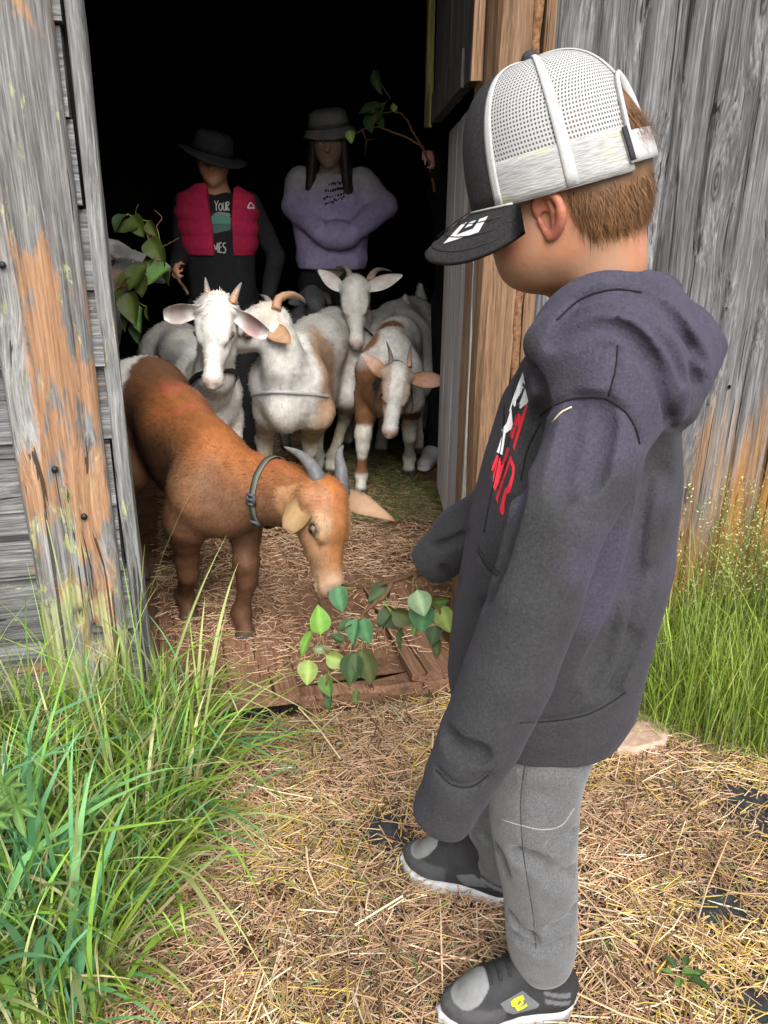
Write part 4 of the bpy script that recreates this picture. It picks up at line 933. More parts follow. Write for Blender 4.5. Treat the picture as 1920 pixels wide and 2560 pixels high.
# 7 the dark goat far back
hp = at(780, 742, 3.98)
goat('small dark grey goat half hidden behind the tan and white goat', (-.56, 4.30), (.40, -.91), 1.02, (hp, unit(V3(.3, -.85, -.4)), (0, -.3, .95), .24), None,
    [dict(base=(0, -.2, 0), tip=hp + V3(-.12, -.02, -.03), n=(0, -1, .2), w=.06, out=np.array((.08, .08, .08)), inn=np.array((.10, .09, .09))), dict(base=(0, .2, 0), tip=hp + V3(.10, -.02, -.03), n=(0, -1, .2), w=.06, out=np.array((.08, .08, .08)), inn=np.array((.1, .09, .09)))],
    [], lambda V, P, Hd, inh: np.repeat(np.array([[.10, .10, .105]]), len(V), 0) * (.6 + .8 * fbm(V * 10, 2, 3))[:, None], .012, fur=5000, seed=11, muzzle=(.06, .06, .06))
# ------------------------------------------------------------------ the boy
M_SKIN = attr_mat('skin', .55, .35, .05, 70, .12, bscale=220, sss=.06)
M_HOOD = attr_mat('fleece', .92, .08, .22, 260, .5, bscale=340, sheen=.06, sheen_tint=(.8, .75, 1.0))
M_SWEAT = attr_mat('heather', .92, .08, .32, 420, .3, bscale=500, sheen=.2)
M_SHOE = attr_mat('shoe', .7, .25, .10, 120, .2, bscale=400)
M_HAIR = attr_mat('hair', .5, .35, .25, 60)
M_PRINT = attr_mat('print', .6, .3, .05, 100)
boy = tag(empty('person', (.20, 1.0, 0)), 'boy in a dark hoodie and white mesh cap feeding a leafy twig to the goats', 'person')

def decal(name, sd, polys, mat, parent, col, lift=.0012, step=5.0):
    """flat print: polygons of the picture laid on the sculpted surface they are printed on"""
    B = Bag()
    for pl in polys:
        import bmesh
        bm = bmesh.new(); vs = [bm.verts.new((x, y, 0)) for x, y in pl]; bm.faces.new(vs); bmesh.ops.triangulate(bm, faces=bm.faces[:])
        for _ in range(4):
            long = [e for e in bm.edges if e.calc_length() > step * 1.6]
            if not long: break
            bmesh.ops.subdivide_edges(bm, edges=long, cuts=1); bmesh.ops.triangulate(bm, faces=bm.faces[:])
        bm.verts.ensure_lookup_table(); px = np.array([v.co[:2] for v in bm.verts]); T = np.array([[v.index for v in f.verts] for f in bm.faces]); bm.free()
        D = np.array([unit(ray(*q)) for q in px]); t = np.full(len(px), .4); hit = np.zeros(len(px), bool)
        for _i in range(300):
            P = CAM + D * t[:, None]; ins = np.all((P > sd.lo) & (P < sd.lo + sd.h * (sd.n - 1)), 1); d = np.where(ins, sd.sample(P), .02)
            hit |= ins & (d < sd.h * .12); t = np.where(hit, t, t + np.clip(d * .6, sd.h * .2, .012))
        for _i in range(12): t = np.where(hit, t + np.clip(sd.sample(CAM + D * t[:, None]), -.006, .006) * .7, t)
        P = CAM + D * t[:, None] - D * lift; T = T[hit[T].all(1)]
        if len(T): B.add(P, [T], col)
    return B.world(name, mat, parent, smooth=True) if B.V else None

# ---- hoodie
A = np.array
hs = Sdf((-.02, .66, .42), (.50, 1.32, 1.24), .0037)
hs.zloft([.523, .56, .66, .78, .90, .98, 1.03, 1.07], [.232, .236, .244, .256, .262, .262, .258, .252], [1.0, 1.0, 1.0, 1.0, .995, .985, .975, .965],
         [.125, .136, .140, .138, .125, .108, .085, .06], [.158, .166, .170, .168, .160, .148, .112, .072], 2.3, .0)
hs.D[:] = hs.D  # torso
# near arm, hanging forward with the cuff over the hand
na = [A((.250, .850, 1.035)), A((.226, .815, .950)), at(1398, 1300, .795), at(1340, 1500, .782), at(1272, 1680, .775), at(1205, 1840, .772), at(1148, 1950, .772), at(1118, 2012, .774)]
hs.chain(na, [.056, .056, .054, .053, .051, .048, .043, .036], .03, .005)
hs.ell(A((.245, .875, 1.030)), (.075, .060, .055), None, .04)
# far arm, stretched towards the goat
fa = [A((.258, 1.095, 1.005)), A((.285, 1.165, .86)), at(1275, 1255, 1.185), at(1160, 1335, 1.19), at(1095, 1392, 1.20), at(1082, 1402, 1.20)]
hs.chain(fa, [.062, .060, .050, .047, .040, .036], .03, .012)
hs.noise(.007, (9, 9, 6), 3); hs.noise(.004, (26, 26, 12), 31, 2)
# cuffs and hem: a slight step where the ribbing starts
hs.rc(at(1150, 1948, .772), at(1112, 2025, .775), .0415, .040, .004)
for a_, b_, rr_ in ((na[5], na[7], .027), (fa[2], fa[5], .026)):
    d_ = unit(b_ - a_); b_ = b_ + d_ * .012; hs.rc(b_ + d_ * .050, b_ + d_ * .075, .046, .06, .006, op='c'); hs.rc(b_ - d_ * .030, b_ + d_ * .05, rr_, rr_ + .003, .004, op='c')
# hood lying on the shoulders
N0 = A((.252, .955, 1.10))
ring = [at(1390, 802, .905), at(1432, 754, .880), at(1500, 720, .870), at(1570, 712, .885), at(1640, 722, .93), at(1668, 732, 1.0), at(1600, 732, 1.06), at(1480, 737, 1.05), at(1405, 772, .98), at(1390, 802, .905)]
hs.chain(crv(ring, 26), .017, .012, .008)
arcs = [[at(1388, 846, .890), at(1438, 812, .850), at(1500, 796, .826), at(1560, 812, .816), at(1612, 852, .820), at(1655, 912, .834), at(1684, 975, .850), at(1690, 1035, .868)],
        [at(1392, 812, .895), at(1450, 768, .862), at(1518, 745, .842), at(1592, 755, .846), at(1660, 802, .868), at(1712, 868, .890), at(1742, 940, .905), at(1712, 1015, .895)],
        [at(1400, 796, .905), at(1460, 748, .880), at(1545, 722, .872), at(1615, 722, .892), at(1676, 760, .930), at(1728, 815, .955), at(1778, 868, .965), at(1755, 955, .935)]]
for kk_, (arc, rr_) in enumerate(zip(arcs, (.0155, .0165, .0150))):
    hs.chain(crv(arc, 26), rr_ * np.interp(np.linspace(0, 1, 26), [0, .12, .5, .85, 1], [.55, .95, 1.0, 1.15, .8]), .004, .004)
hs.ell(at(1600, 860, .945), (.060, .095, .070), None, .02); hs.ell(at(1690, 868, .965), (.048, .070, .055), None, .012); hs.rc(at(1700, 865, .965), at(1792, 868, .965), .034, .010, .010); hs.rc(at(1675, 930, .93), at(1690, 1020, .90), .040, .026, .012)
hs.ell(at(1500, 860, .865), (.085, .055, .045), None, .03)
hs.rc(N0 + V3(0, 0, -.03), N0 + V3(-.03, -.01, .10), .050, .052, .006, op='c')
hs.rc(at(1640, 680, 1.0), at(1690, 735, 1.0), .020, .026, .012, op='c')
# creases and seams traced on the cloth
for pl, r, k in (([(1378, 858), (1432, 830), (1496, 814), (1556, 830), (1602, 868), (1640, 925), (1664, 985), (1672, 1050)], .0085, .006), ([(1385, 828), (1440, 789), (1508, 766), (1586, 778), (1640, 818), (1686, 880), (1716, 955)], .0055, .006),
                 ([(1392, 798), (1452, 746), (1530, 722), (1604, 728), (1668, 778), (1718, 838), (1764, 905)], .0060, .006), ([(1640, 735), (1690, 800), (1728, 880), (1740, 960)], .004, .008),
                 ([(1349, 1040), (1376, 1018), (1425, 998), (1475, 993), (1509, 995), (1529, 1003), (1564, 1030), (1589, 1070), (1603, 1110)], .0030, .005),
                 ([(1544, 862), (1539, 921), (1520, 985)], .0018, .003),
                 ([(1352, 1045), (1318, 1120), (1300, 1200), (1270, 1320), (1238, 1430), (1195, 1540)], .0060, .016),
                 ([(1660, 1120), (1640, 1260), (1605, 1420), (1560, 1560), (1490, 1690)], .0040, .030), ([(1630, 1420), (1590, 1560), (1530, 1680), (1490, 1740)], .0040, .016), ([(1600, 1600), (1545, 1700), (1520, 1740)], .0035, .012),
                 ([(1450, 1010), (1425, 1120), (1405, 1230)], .0025, .022), ([(1500, 1020), (1490, 1110), (1470, 1200)], .0025, .022),
                 ([(1090, 1925), (1130, 1962), (1180, 1966), (1222, 1938)], .0028, .006), ([(1110, 1840), (1150, 1880), (1200, 1890)], .0025, .018),
                 ([(1315, 1806), (1390, 1800), (1472, 1783), (1530, 1752), (1558, 1735)], .0028, .005), ([(1193, 1375), (1215, 1415), (1242, 1440)], .0022, .004),
                 ([(1085, 1370), (1120, 1360), (1170, 1335)], .003, .010), ([(1110, 1420), (1125, 1445), (1150, 1450)], .003, .010), ([(1290, 960), (1262, 1080), (1238, 1200)], .0035, .02), ([(1330, 930), (1350, 1000), (1340, 1060)], .004, .016)):
    P = hs.trace(pl, 40)
    if len(P) > 1: hs.groove(P, r, k)
for pl, r, k in (([(1640, 1200), (1620, 1400), (1580, 1560)], .001, .014), ([(1560, 1500), (1530, 1640), (1480, 1750)], .001, .012)):
    P = hs.trace(pl, 30)
    if len(P) > 1: hs.groove(P, r, k, 'u')
V, Q = hs.mesh(); n1 = fbm(V * 30, 3, 2)
C = mix((.033, .033, .034), (.047, .044, .062), sstep(.56, .70, fbm(V * 5, 3, 6) + .13 * sstep(.88, 1.06, V[:, 2]) + .08 * sstep(.32, .42, V[:, 0]) - .10 * sstep(.28, .10, V[:, 0]) - .12 * sstep(.83, .79, V[:, 1]) * sstep(1.0, .92, V[:, 2]))) * (.88 + .24 * n1)[:, None]  # paler violet of the lit hood, shoulders and back put into the cloth colour
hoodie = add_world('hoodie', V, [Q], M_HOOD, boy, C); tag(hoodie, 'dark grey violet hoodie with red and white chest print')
for pl in ([(1349, 1040), (1376, 1018), (1425, 998), (1475, 993), (1509, 995), (1529, 1003), (1564, 1030), (1589, 1070), (1600, 1110)], [(1544, 862), (1539, 921), (1522, 990)], [(1300, 1806), (1390, 1802), (1472, 1785), (1530, 1755), (1565, 1730)], [(1193, 1375), (1215, 1415), (1242, 1440)], [(1090, 1925), (1130, 1962), (1180, 1966), (1222, 1938)], [(1352, 1055), (1320, 1120), (1302, 1200)], [(1392, 800), (1452, 748), (1530, 724), (1604, 730)], [(1262, 1010), (1255, 1100), (1232, 1220), (1210, 1330)]):
    P = hs.trace(pl, 40)
    if len(P) > 2: V, Fs = tube(P - unit(P.mean(0) - CAM) * .0004, .0012, 5); add_world('seam', V, Fs, M_HOOD, hoodie, np.repeat([[.013, .013, .014]], len(V), 0))
# print on the chest
q = lambda pts: [(1150 + x / 4.916, 900 + y / 4.916) for x, y in pts]
decal('print', hs, [q(p) for p in ([(770, 150), (778, 182), (690, 375), (640, 560), (612, 640), (603, 622), (650, 470), (700, 330)], [(775, 165), (797, 300), (745, 415), (737, 350), (765, 300), (752, 262), (692, 400), (668, 470), (690, 505), (685, 560), (668, 575), (650, 545), (665, 460), (722, 300)],
       [(800, 345), (838, 505), (822, 540), (800, 535), (788, 492), (740, 600), (718, 560), (760, 460), (780, 400)], [(630, 590), (648, 790), (630, 850), (560, 900), (545, 1000), (520, 1168), (450, 1130), (470, 1080), (520, 920), (515, 850), (570, 780)])], M_PRINT, hoodie, (.72, .72, .74))
decal('print', hs, [q(p) for p in ([(610, 930), (680, 690), (715, 650), (737, 690), (700, 790), (650, 970), (635, 975)], [(715, 650), (752, 690), (742, 760), (725, 830), (700, 790)], [(812, 545), (835, 560), (770, 780), (690, 1030), (668, 1115), (648, 1070), (700, 880), (755, 700)],
       [(455, 1160), (476, 1180), (420, 1340), (400, 1370), (385, 1350), (410, 1260)], [(490, 1200), (430, 1420), (436, 1520), (465, 1470), (520, 1280), (580, 1070), (608, 1080), (600, 1150), (530, 1330), (480, 1500), (432, 1608), (405, 1560), (405, 1440), (465, 1210)],
       [(620, 1175), (640, 1200), (590, 1330), (470, 1700), (465, 1765), (437, 1700), (460, 1630), (540, 1400)], [(620, 1175), (672, 1300), (670, 1400), (620, 1620), (590, 1650), (560, 1600), (600, 1520), (640, 1400), (640, 1320), (612, 1250)], [(560, 1560), (585, 1600), (548, 1750), (542, 1880), (520, 1915), (490, 1860), (490, 1810), (530, 1650)])], M_PRINT, hoodie, (.62, .022, .040))
# a stray stalk of hay on the shoulder
P = hs.trace([(1378, 1055), (1400, 1030), (1427, 1016)], 6)
if len(P) > 1: V, Fs = tube(P - BN * .002, .0011, 4); tag(add_world('hay_stalk', V, Fs, M_STRAW, None, np.repeat([[.5, .42, .3]], len(V), 0)), 'single pale stalk of hay on the hoodie shoulder', 'straw')

# ---- trousers
ts = Sdf((.06, .76, .02), (.42, 1.26, .66), .004)
nl = [A((.245, .935, .60)), at(1345, 1930, .905), at(1335, 2055, .895), at(1346, 2186, .895), at(1351, 2300, .895), at(1354, 2385, .895)]
ts.chain(crv(nl, 14), np.interp(np.linspace(0, 1, 14), [0, .22, .42, .62, .82, 1], [.080, .066, .061, .054, .053, .050]), .02, .01)
fl_ = [A((.245, 1.07, .60)), A((.232, 1.11, .42)), A((.222, 1.135, .27)), A((.224, 1.135, .14)), A((.228, 1.135, .075))]
ts.chain(crv(fl_, 12), np.interp(np.linspace(0, 1, 12), [0, .35, .7, 1], [.080, .064, .056, .052]), .02, .01)
ts.ell(A((.242, 1.0, .57)), (.095, .12, .07), None, .03); ts.noise(.012, (12, 12, 9), 13)
for pl, r, k in (([(1315, 1872), (1301, 2003), (1309, 2134), (1330, 2265), (1341, 2375)], .0014, .004), ([(1200, 2080), (1240, 2120), (1262, 2180)], .004, .012), ([(1290, 2140), (1340, 2160), (1400, 2200), (1430, 2190)], .005, .018), ([(1270, 2330), (1310, 2368), (1360, 2380), (1420, 2350)], .004, .012), ([(1275, 2290), (1300, 2330), (1330, 2350)], .004, .014), ([(1380, 2330), (1420, 2310), (1436, 2280)], .004, .014), ([(1380, 2120), (1420, 2110), (1435, 2090)], .004, .014)):
    P = ts.trace(pl, 30)
    if len(P) > 1: ts.groove(P, r, k)
V, Q = ts.mesh(); C = np.repeat([[.088, .089, .092]], len(V), 0) * (.8 + .4 * fbm(V * 55, 3, 4))[:, None]
trs = add_world('trousers', V, [Q], M_SWEAT, boy, C)
for pl in ([(1316, 1890), (1302, 2003), (1309, 2134), (1330, 2265), (1341, 2372)],):
    P = ts.trace(pl, 40)
    if len(P) > 2: V, Fs = tube(P + unit(P.mean(0) - CAM) * .0003, .0011, 5); add_world('seam', V, Fs, M_SWEAT, trs, np.repeat([[.03, .03, .031]], len(V), 0))
for pl in ([(1250, 2048), (1301, 2063), (1356, 2074), (1404, 2063), (1436, 2020)],):
    P = ts.trace(pl, 24)
    if len(P) > 1: V, Fs = tube(P, .0009, 5); add_world('stitching', V, Fs, M_SWEAT, trs, np.repeat([[.22, .22, .22]], len(V), 0))

# ---- shoes
def shoe(heel, toe, near):
    heel, toe = A((heel[0], heel[1], .016)), A((toe[0], toe[1], .016)); d = toe - heel; Ls = np.linalg.norm(d); f = d / Ls; l = np.cross(V3(0, 0, 1), f); k = Ls / .225
    H = lambda x, y, z: heel + f * x * k + l * y * k + V3(0, 0, z)
    lo, hi = np.minimum(heel, toe) - .07, np.maximum(heel, toe) + (.07, .07, .17)
    def foot(s_, z0, z1, g, rd):
        sl, X, Y, Z = s_.sl(s_.lo, s_.lo + s_.h * (s_.n - 1)); x = ((X - heel[0]) * f[0] + (Y - heel[1]) * f[1]) / k; y = ((X - heel[0]) * l[0] + (Y - heel[1]) * l[1]) / k
        c = np.interp(x.ravel(), [.0, .06, .10, .16, .20, .225], [.0, .0, -.002, .004, .003, .0]).reshape(x.shape); r = np.interp(x.ravel(), [.0, .012, .03, .06, .10, .15, .175, .198, .214, .225], [.006, .023, .031, .032, .033, .041, .041, .033, .021, .006]).reshape(x.shape)
        d2 = (np.abs(y - c) - r * 1.0) * k - g; d2 = np.maximum(d2 * .8, np.abs(x - .1125) * k - .1125 * k - g)
        dz = np.abs(Z - (z0 + z1) / 2) - (z1 - z0) / 2; a_, b_ = np.maximum(d2 + rd, 0), np.maximum(dz + rd, 0)
        z0, z1 = z0 + .016, z1 + .016; dz = np.abs(Z - (z0 + z1) / 2) - (z1 - z0) / 2; b_ = np.maximum(dz + rd, 0); s_.put(sl, (np.sqrt(a_ * a_ + b_ * b_) + np.minimum(np.maximum(d2 + rd, dz + rd), 0) - rd).astype(np.float32) + 0 * Z, 0)
    up = Sdf(lo, hi, .0028)
    foot(up, .012, .046, -.001, .014)
    up.rc(H(.040, 0, .045), H(.055, 0, .115), .034 * k, .036 * k, .02); up.rc(H(.035, 0, .04), H(.15, .002, .045), .033 * k, .033 * k, .02, (l, 1.0)); up.rc(H(.075, 0, .095), H(.165, .003, .042), .027 * k, .027 * k, .025)
    up.rc(H(.055, 0, .14), H(.05, 0, .105), .031 * k, .028 * k, .004, op='c')
    Vu, Qu = up.mesh(); P = np.stack([(Vu - heel) @ f, (Vu - heel) @ l, Vu[:, 2] - .016], 1) / [k, k, 1]
    n = fbm(Vu * 70, 3, 5); C = np.repeat([[.022, .022, .024]], len(Vu), 0) * (.75 + .5 * n)[:, None]
    sd_ = -1 if False else 1
    yy = np.abs(P[:, 1] - .002)
    C = mix(C, (.052, .052, .055), sstep(.056, .05, P[:, 2]) * sstep(.125, .135, P[:, 0]) * (yy > .0)); tp = ((P[:, 0] - .178) / .030) ** 2 + ((P[:, 1] - .004) / .029) ** 2
    tongue = sstep(.150, .156, P[:, 0]) * sstep(1.05, .95, tp); wing = sstep(.006, .004, np.abs(yy - .030)) * sstep(.125, .132, P[:, 0]) * sstep(.185, .178, P[:, 0]) * sstep(.034, .03, np.abs(P[:, 2] - .03) + .02)
    C = mix(C, (.175, .178, .18), np.maximum(tongue, wing * .9))
    for x0, x1 in ((.022, .046), ):
        for o in (0.0, .013):
            st = sstep(.0045, .0035, np.abs(P[:, 2] - (.040 + o + (P[:, 0] - x0) * .25))) * (P[:, 0] > x0) * (P[:, 0] < x1 + .02) * (yy > .015); C = mix(C, (.10, .10, .105), st)
    o = add_world('shoe', Vu, [Qu], M_SHOE, boy, C)
    so = Sdf(lo, hi, .0028); foot(so, -.012, .018, .0045, .006); Vs, Qs = so.mesh()
    Cs = np.repeat([[.40, .40, .41]], len(Vs), 0) * (.72 + .45 * fbm(Vs * 60, 3, 3))[:, None]; Cs = mix(Cs, (.26, .23, .19), sstep(.018, .008, Vs[:, 2]) * .6 * (fbm(Vs * 40, 2, 8) > .45))
    add_world('sole', Vs, [Qs], M_SHOE, o, Cs)
    side = 1 if l[1] < 0 else -1
    # patch with two interlocked letters, only where it faces the camera
    for xs in np.linspace(.088, .150, 5):
        a = np.array([H(xs, y, .20) for y in np.linspace(-.030, .030, 13)]); Pn = []
        for p in a:
            z = np.linspace(.16, .02, 120); v = up.sample(np.stack([np.full(120, p[0]), np.full(120, p[1]), z], 1)); kk = np.argmax(v < 0)
            if v[kk] < 0: Pn.append((p[0], p[1], z[kk] + .0015))
        Pn = [q_ for q_ in Pn if abs((A(q_) - heel) @ l / k) < .021]
        if len(Pn) > 3: V, Fs = tube(crv(Pn, 14), .0028, 6, flat=.6); add_world('lace', V, Fs, M_SHOE, o, np.repeat([[.016, .016, .018]], len(V), 0))
    return up, o, H
up1, sh1, H1_ = shoe((.318, .905), (.098, .868), True)
up2, sh2, H2_ = shoe((.262, 1.108), (.046, 1.190), False)
add_pt = lambda pl, dx=0, dy=0: [(x + dx, y + dy) for x, y in pl]
q8 = lambda pts: [(950 + x / 2.765, 2050 + y / 2.765) for x, y in pts]
pat = decal('side_patch', up1, [q8([(830, 1270), (985, 1180), (1105, 1275), (1085, 1300), (920, 1345), (870, 1325)])], M_SHOE, sh1, (.105, .108, .11), .0010, 3.0)
decal('side_patch', up2, [q8([(525, 380), (650, 375), (745, 468), (590, 455), (545, 415)])], M_SHOE, sh2, (.085, .087, .09), .0010, 3.0)
lime = (.55, .68, .02)
decal('emblem', up1, [q8(p) for p in ([(905, 1255), (935, 1232), (965, 1222), (978, 1235), (925, 1268), (932, 1290), (912, 1288)], [(925, 1262), (938, 1256), (950, 1285), (938, 1292)], [(960, 1225), (975, 1218), (992, 1262), (978, 1285), (940, 1298), (935, 1290), (970, 1272), (976, 1260)],
        [(985, 1212), (1000, 1240), (985, 1245), (978, 1225), (962, 1232), (950, 1252), (955, 1270), (942, 1272), (938, 1245), (955, 1222)], [(945, 1262), (952, 1290), (975, 1296), (1000, 1280), (1012, 1268), (1018, 1284), (985, 1308), (950, 1320), (938, 1300), (934, 1268)])], M_PRINT, sh1, lime, .0020, 2.0)

# ---- head and body
HD_YAW, HD_PIT, HD_ROLL = .5144, .241, -.116
fh = A((-math.cos(HD_YAW), math.sin(HD_YAW), 0)); hl = A((-fh[1], fh[0], 0)); hf = fh * math.cos(HD_PIT) - V3(0, 0, math.sin(HD_PIT)); hu = fh * math.sin(HD_PIT) + V3(0, 0, math.cos(HD_PIT)); hl, hu = hl * math.cos(HD_ROLL) + hu * math.sin(HD_ROLL), hu * math.cos(HD_ROLL) - hl * math.sin(HD_ROLL); HB = A([hf, hl, hu])
hc = at(1401.3, 472.9, .93); K = .90
HH = lambda x, y, z: hc + K * (hf * x + hl * y + hu * z)
bs = Sdf((-.04, .68, .04), (.46, 1.32, 1.40), .0042)
bs.ell(HH(-.006, 0, .012), K * A((.098, .080, .112)), HB, .01)
neck0 = at(1505, 800, .965)
bs.chain([HH(-.035, 0, -.050), HH(-.034, 0, -.095), neck0], [.052, .045, .052], .025)
bs.ell(HH(.038, 0, -.045), K * A((.055, .062, .070)), HB, .03); bs.rc(HH(.0, .038, -.060), HH(.056, .012, -.076), K * .028, K * .024, .03); bs.rc(HH(.0, -.038, -.060), HH(.056, -.012, -.076), K * .028, K * .024, .03)
bs.rc(HH(.040, .032, -.046), HH(.034, .034, -.060), K * .031, K * .031, .03); bs.rc(HH(.040, -.032, -.046), HH(.034, -.034, -.060), K * .031, K * .031, .03)
bs.rc(HH(.084, 0, -.014), HH(.100, 0, -.036), K * .008, K * .011, .012); bs.ell(HH(.070, 0, -.078), K * A((.018, .022, .016)), HB, .02)
for g in (-1, 1): bs.ell(HH(.085, g * .031, -.016), K * A((.010, .016, .010)), HB, .015, 'c')
bs.ell(HH(.086, 0, -.062), K * A((.010, .022, .007)), HB, .008); bs.rc(HH(.096, .02, -.062), HH(.096, -.02, -.062), .0022, .0022, .003, op='c')
# trunk, arms with hands and legs, under the clothes
bs.chain([neck0, A((.255, .99, .86)), A((.245, 1.0, .62))], [.055, .095, .095], .04)
bs.chain(na[:4] + na[5:7], [.030, .028, .026, .025, .024, .020], .03, .01); bs.chain(fa[:5], [.035, .034, .030, .026, .022], .03, .01)
def hand(sd, wrist, d, n, sc, curl=.6, thumb=1):
    """palm, four bent fingers of different lengths and a thumb"""
    d, n = unit(d), unit(n - unit(d) * (n @ unit(d))); s_ = np.cross(d, n); H = lambda x, y, z: wrist + sc * (d * x + s_ * y + n * z)
    for i in range(4): sd.rc(H(0, (i - 1.5) * .10, 0), H(.52, (i - 1.5) * .13, 0), sc * .10, sc * .095, .004)
    for i, L in enumerate((.36, .42, .40, .30)):
        a, b0 = H(.52, (i - 1.5) * .14, 0), 0.0; ang = .25; p = a
        for j, fr in enumerate((.45, .32, .23)):
            ang += curl * (.7, 1.0, .7)[j]; q_ = p + sc * L * 1.05 * fr * (d * math.cos(ang) + n * math.sin(ang)); sd.rc(p, q_, sc * (.068, .060, .054)[j], sc * (.060, .054, .046)[j], .002); p = q_
    b = H(.12, -thumb * .2, .03); m = H(.34, -thumb * .36, .12); e = H(.52, -thumb * .34, .26); sd.rc(b, m, sc * .085, sc * .066, .004); sd.rc(m, e, sc * .064, sc * .052, .002)
hand(bs, na[5] * .7 + na[6] * .3, na[7] - na[5], V3(-.3, .9, 0), .078, .6); hand(bs, fa[3] - (fa[4] - fa[3]) * .25, fa[4] - fa[3], V3(.1, -.5, -.8), .080, 1.0)
for L_ in (nl, fl_): bs.chain(L_[:-1], [.05, .045, .038, .032, .030][:len(L_) - 1], .02, .01)
bs.rc(nl[-2], H1_(.05, 0, .05), .034, .026, .02); bs.rc(fl_[-2], H2_(.05, 0, .05), .034, .026, .02); bs.rc(H1_(.05, 0, .05), H1_(.17, 0, .035), .024, .018, .02); bs.rc(H2_(.05, 0, .05), H2_(.17, 0, .035), .024, .018, .02)
Vb, Qb = bs.mesh()
# ears, finer
es = Sdf(HH(-.006, .09, -.02) - .055, HH(-.006, .09, -.02) + .055, .0016)
def ear(sd, g):
    e = lambda x, z, o=0.0: HH(-.006 + x * .88, g * (.073 + o * .84), -.026 + z * .88)
    rim = [e(.016, .006, .004), e(.016, .020, .008), e(.004, .029, .012), e(-.013, .024, .017), e(-.019, .008, .018), e(-.015, -.010, .014), e(-.004, -.022, .008), e(.006, -.026, .004)]
    sd.chain(crv(rim, 24), [.0042] * 14 + [.0050] * 10, .003, .002); sd.rc(e(.004, -.023, .004), e(.010, -.018, .002), .0062, .005, .003)
    sd.rc(e(.003, .012, .002), e(-.004, -.008, .003), .014, .011, .004, (hl, 2.2)); sd.chain([e(-.004, .018, .011), e(-.008, .004, .011), e(-.003, -.012, .009)], [.0035, .0035, .003], .003)
    sd.rc(e(.006, .000, .006), e(.003, -.008, .006), .0055, .005, .003, op='c'); sd.rc(e(.014, -.004, .006), e(.013, -.011, .005), .0035, .003, .003)
ear(es, 1); Ve, Qe = es.mesh()
hx = lambda V: (V - hc) @ HB.T / K
Pb = hx(Vb); sk = A((.315, .172, .104)); C = np.repeat(sk[None], len(Vb), 0) * (.90 + .20 * fbm(Vb * 35, 3, 2))[:, None]; C = mix(C, C * A([1.12, .84, .76]), sstep(.50, .66, fbm(Vb * 22, 3, 12)) * .6)
C = mix(C, (.32, .095, .062), .55 * np.exp(-(((Pb[:, 0] - .048) / .022) ** 2 + ((Pb[:, 2] + .048) / .024) ** 2)) * (np.abs(Pb[:, 1]) > .02)); C = mix(C, (.45, .16, .12), .7 * np.exp(-(((Pb[:, 0] - .096) / .02) ** 2 + ((Pb[:, 1]) / .018) ** 2 + ((Pb[:, 2] + .074) / .006) ** 2)))
bB = Bag(); bB.add(Vb, [Qb], C); Pe = hx(Ve); Ce = mix(A((.33, .115, .072)), (.30, .085, .055), np.exp(-(((Pe[:, 0] - .002) / .009) ** 2 + ((Pe[:, 2] + .030) / .009) ** 2)) * sstep(.086, .076, Pe[:, 1])); bB.add(Ve, [Qe], Ce)
V, Fs, C = bB.get(); add_world('body', V, Fs, M_SKIN, boy, C)
for g in (-1, 1):
    c = HH(.076, g * .031, -.020); Vs, Qs, D = ball(c, .0115, 14, 9); d = D @ unit(hf * .95 + hl * g * .15 - hu * .2); ce = np.where((d > .85)[:, None], (.06, .04, .025), (.6, .58, .55)); ce = np.where((d > .95)[:, None], .005, ce); add_world('eye', Vs, Qs, M_EYE, boy, ce)
# hair: a close cap of strands, longer at the nape
hrs = Sdf(hc - .16, hc + .16, .004); hrs.ell(HH(-.012, 0, .014), K * A((.099, .083, .116)), HB, .0); hrs.ell(HH(-.046, 0, -.030), K * A((.048, .062, .045)), HB, .02); Vh, Qh = hrs.mesh(); Nh = hrs.normals(Vh); Ph = hx(Vh)
ok = (Ph[:, 0] < -.035 + .25 * (Ph[:, 2] + .02)) & (Ph[:, 2] > -.072 + .10 * (np.abs(Ph[:, 1]) > .03) * 0) | (Ph[:, 2] > .01); keep = ok[Qh].all(1)
hcl = A((.15, .075, .032)); Ch = hcl * (.5 + fbm(Vh * [60, 60, 25], 3, 4))[:, None]
rr = np.random.default_rng(4)
hair = add_world('hair', Vh, [Qh[keep & (Ph[Qh].mean(1)[:, 2] > -.058)]], M_HAIR, boy, Ch * .7)
coat('hair_strands', Vh, Nh, np.repeat(hcl[None], len(Vh), 0), np.repeat((-hu * .8 - hf * .35 - V3(0, 0, .5))[None], len(Vh), 0), 24000, .022, .0010, 5, hair, mask=ok & ((Ph[:, 2] < -.008) | ((Ph[:, 0] < -.06) & (np.abs(Ph[:, 1]) < .034) & (Ph[:, 2] < .068) & (Ph[:, 2] > .036))) & (Ph[:, 0] < .0), up=.05, mat=M_HAIR, vary=.4)

coat('stray_hair', Vh, Nh, np.repeat(hcl[None] * .9, len(Vh), 0), np.repeat((-hu * .8 - hf * .3 - V3(0, 0, .6))[None], len(Vh), 0), 700, .036, .0009, 8, hair, mask=ok & (Ph[:, 2] < -.022) & (Ph[:, 0] < .0), up=.10, mat=M_HAIR, vary=.5)
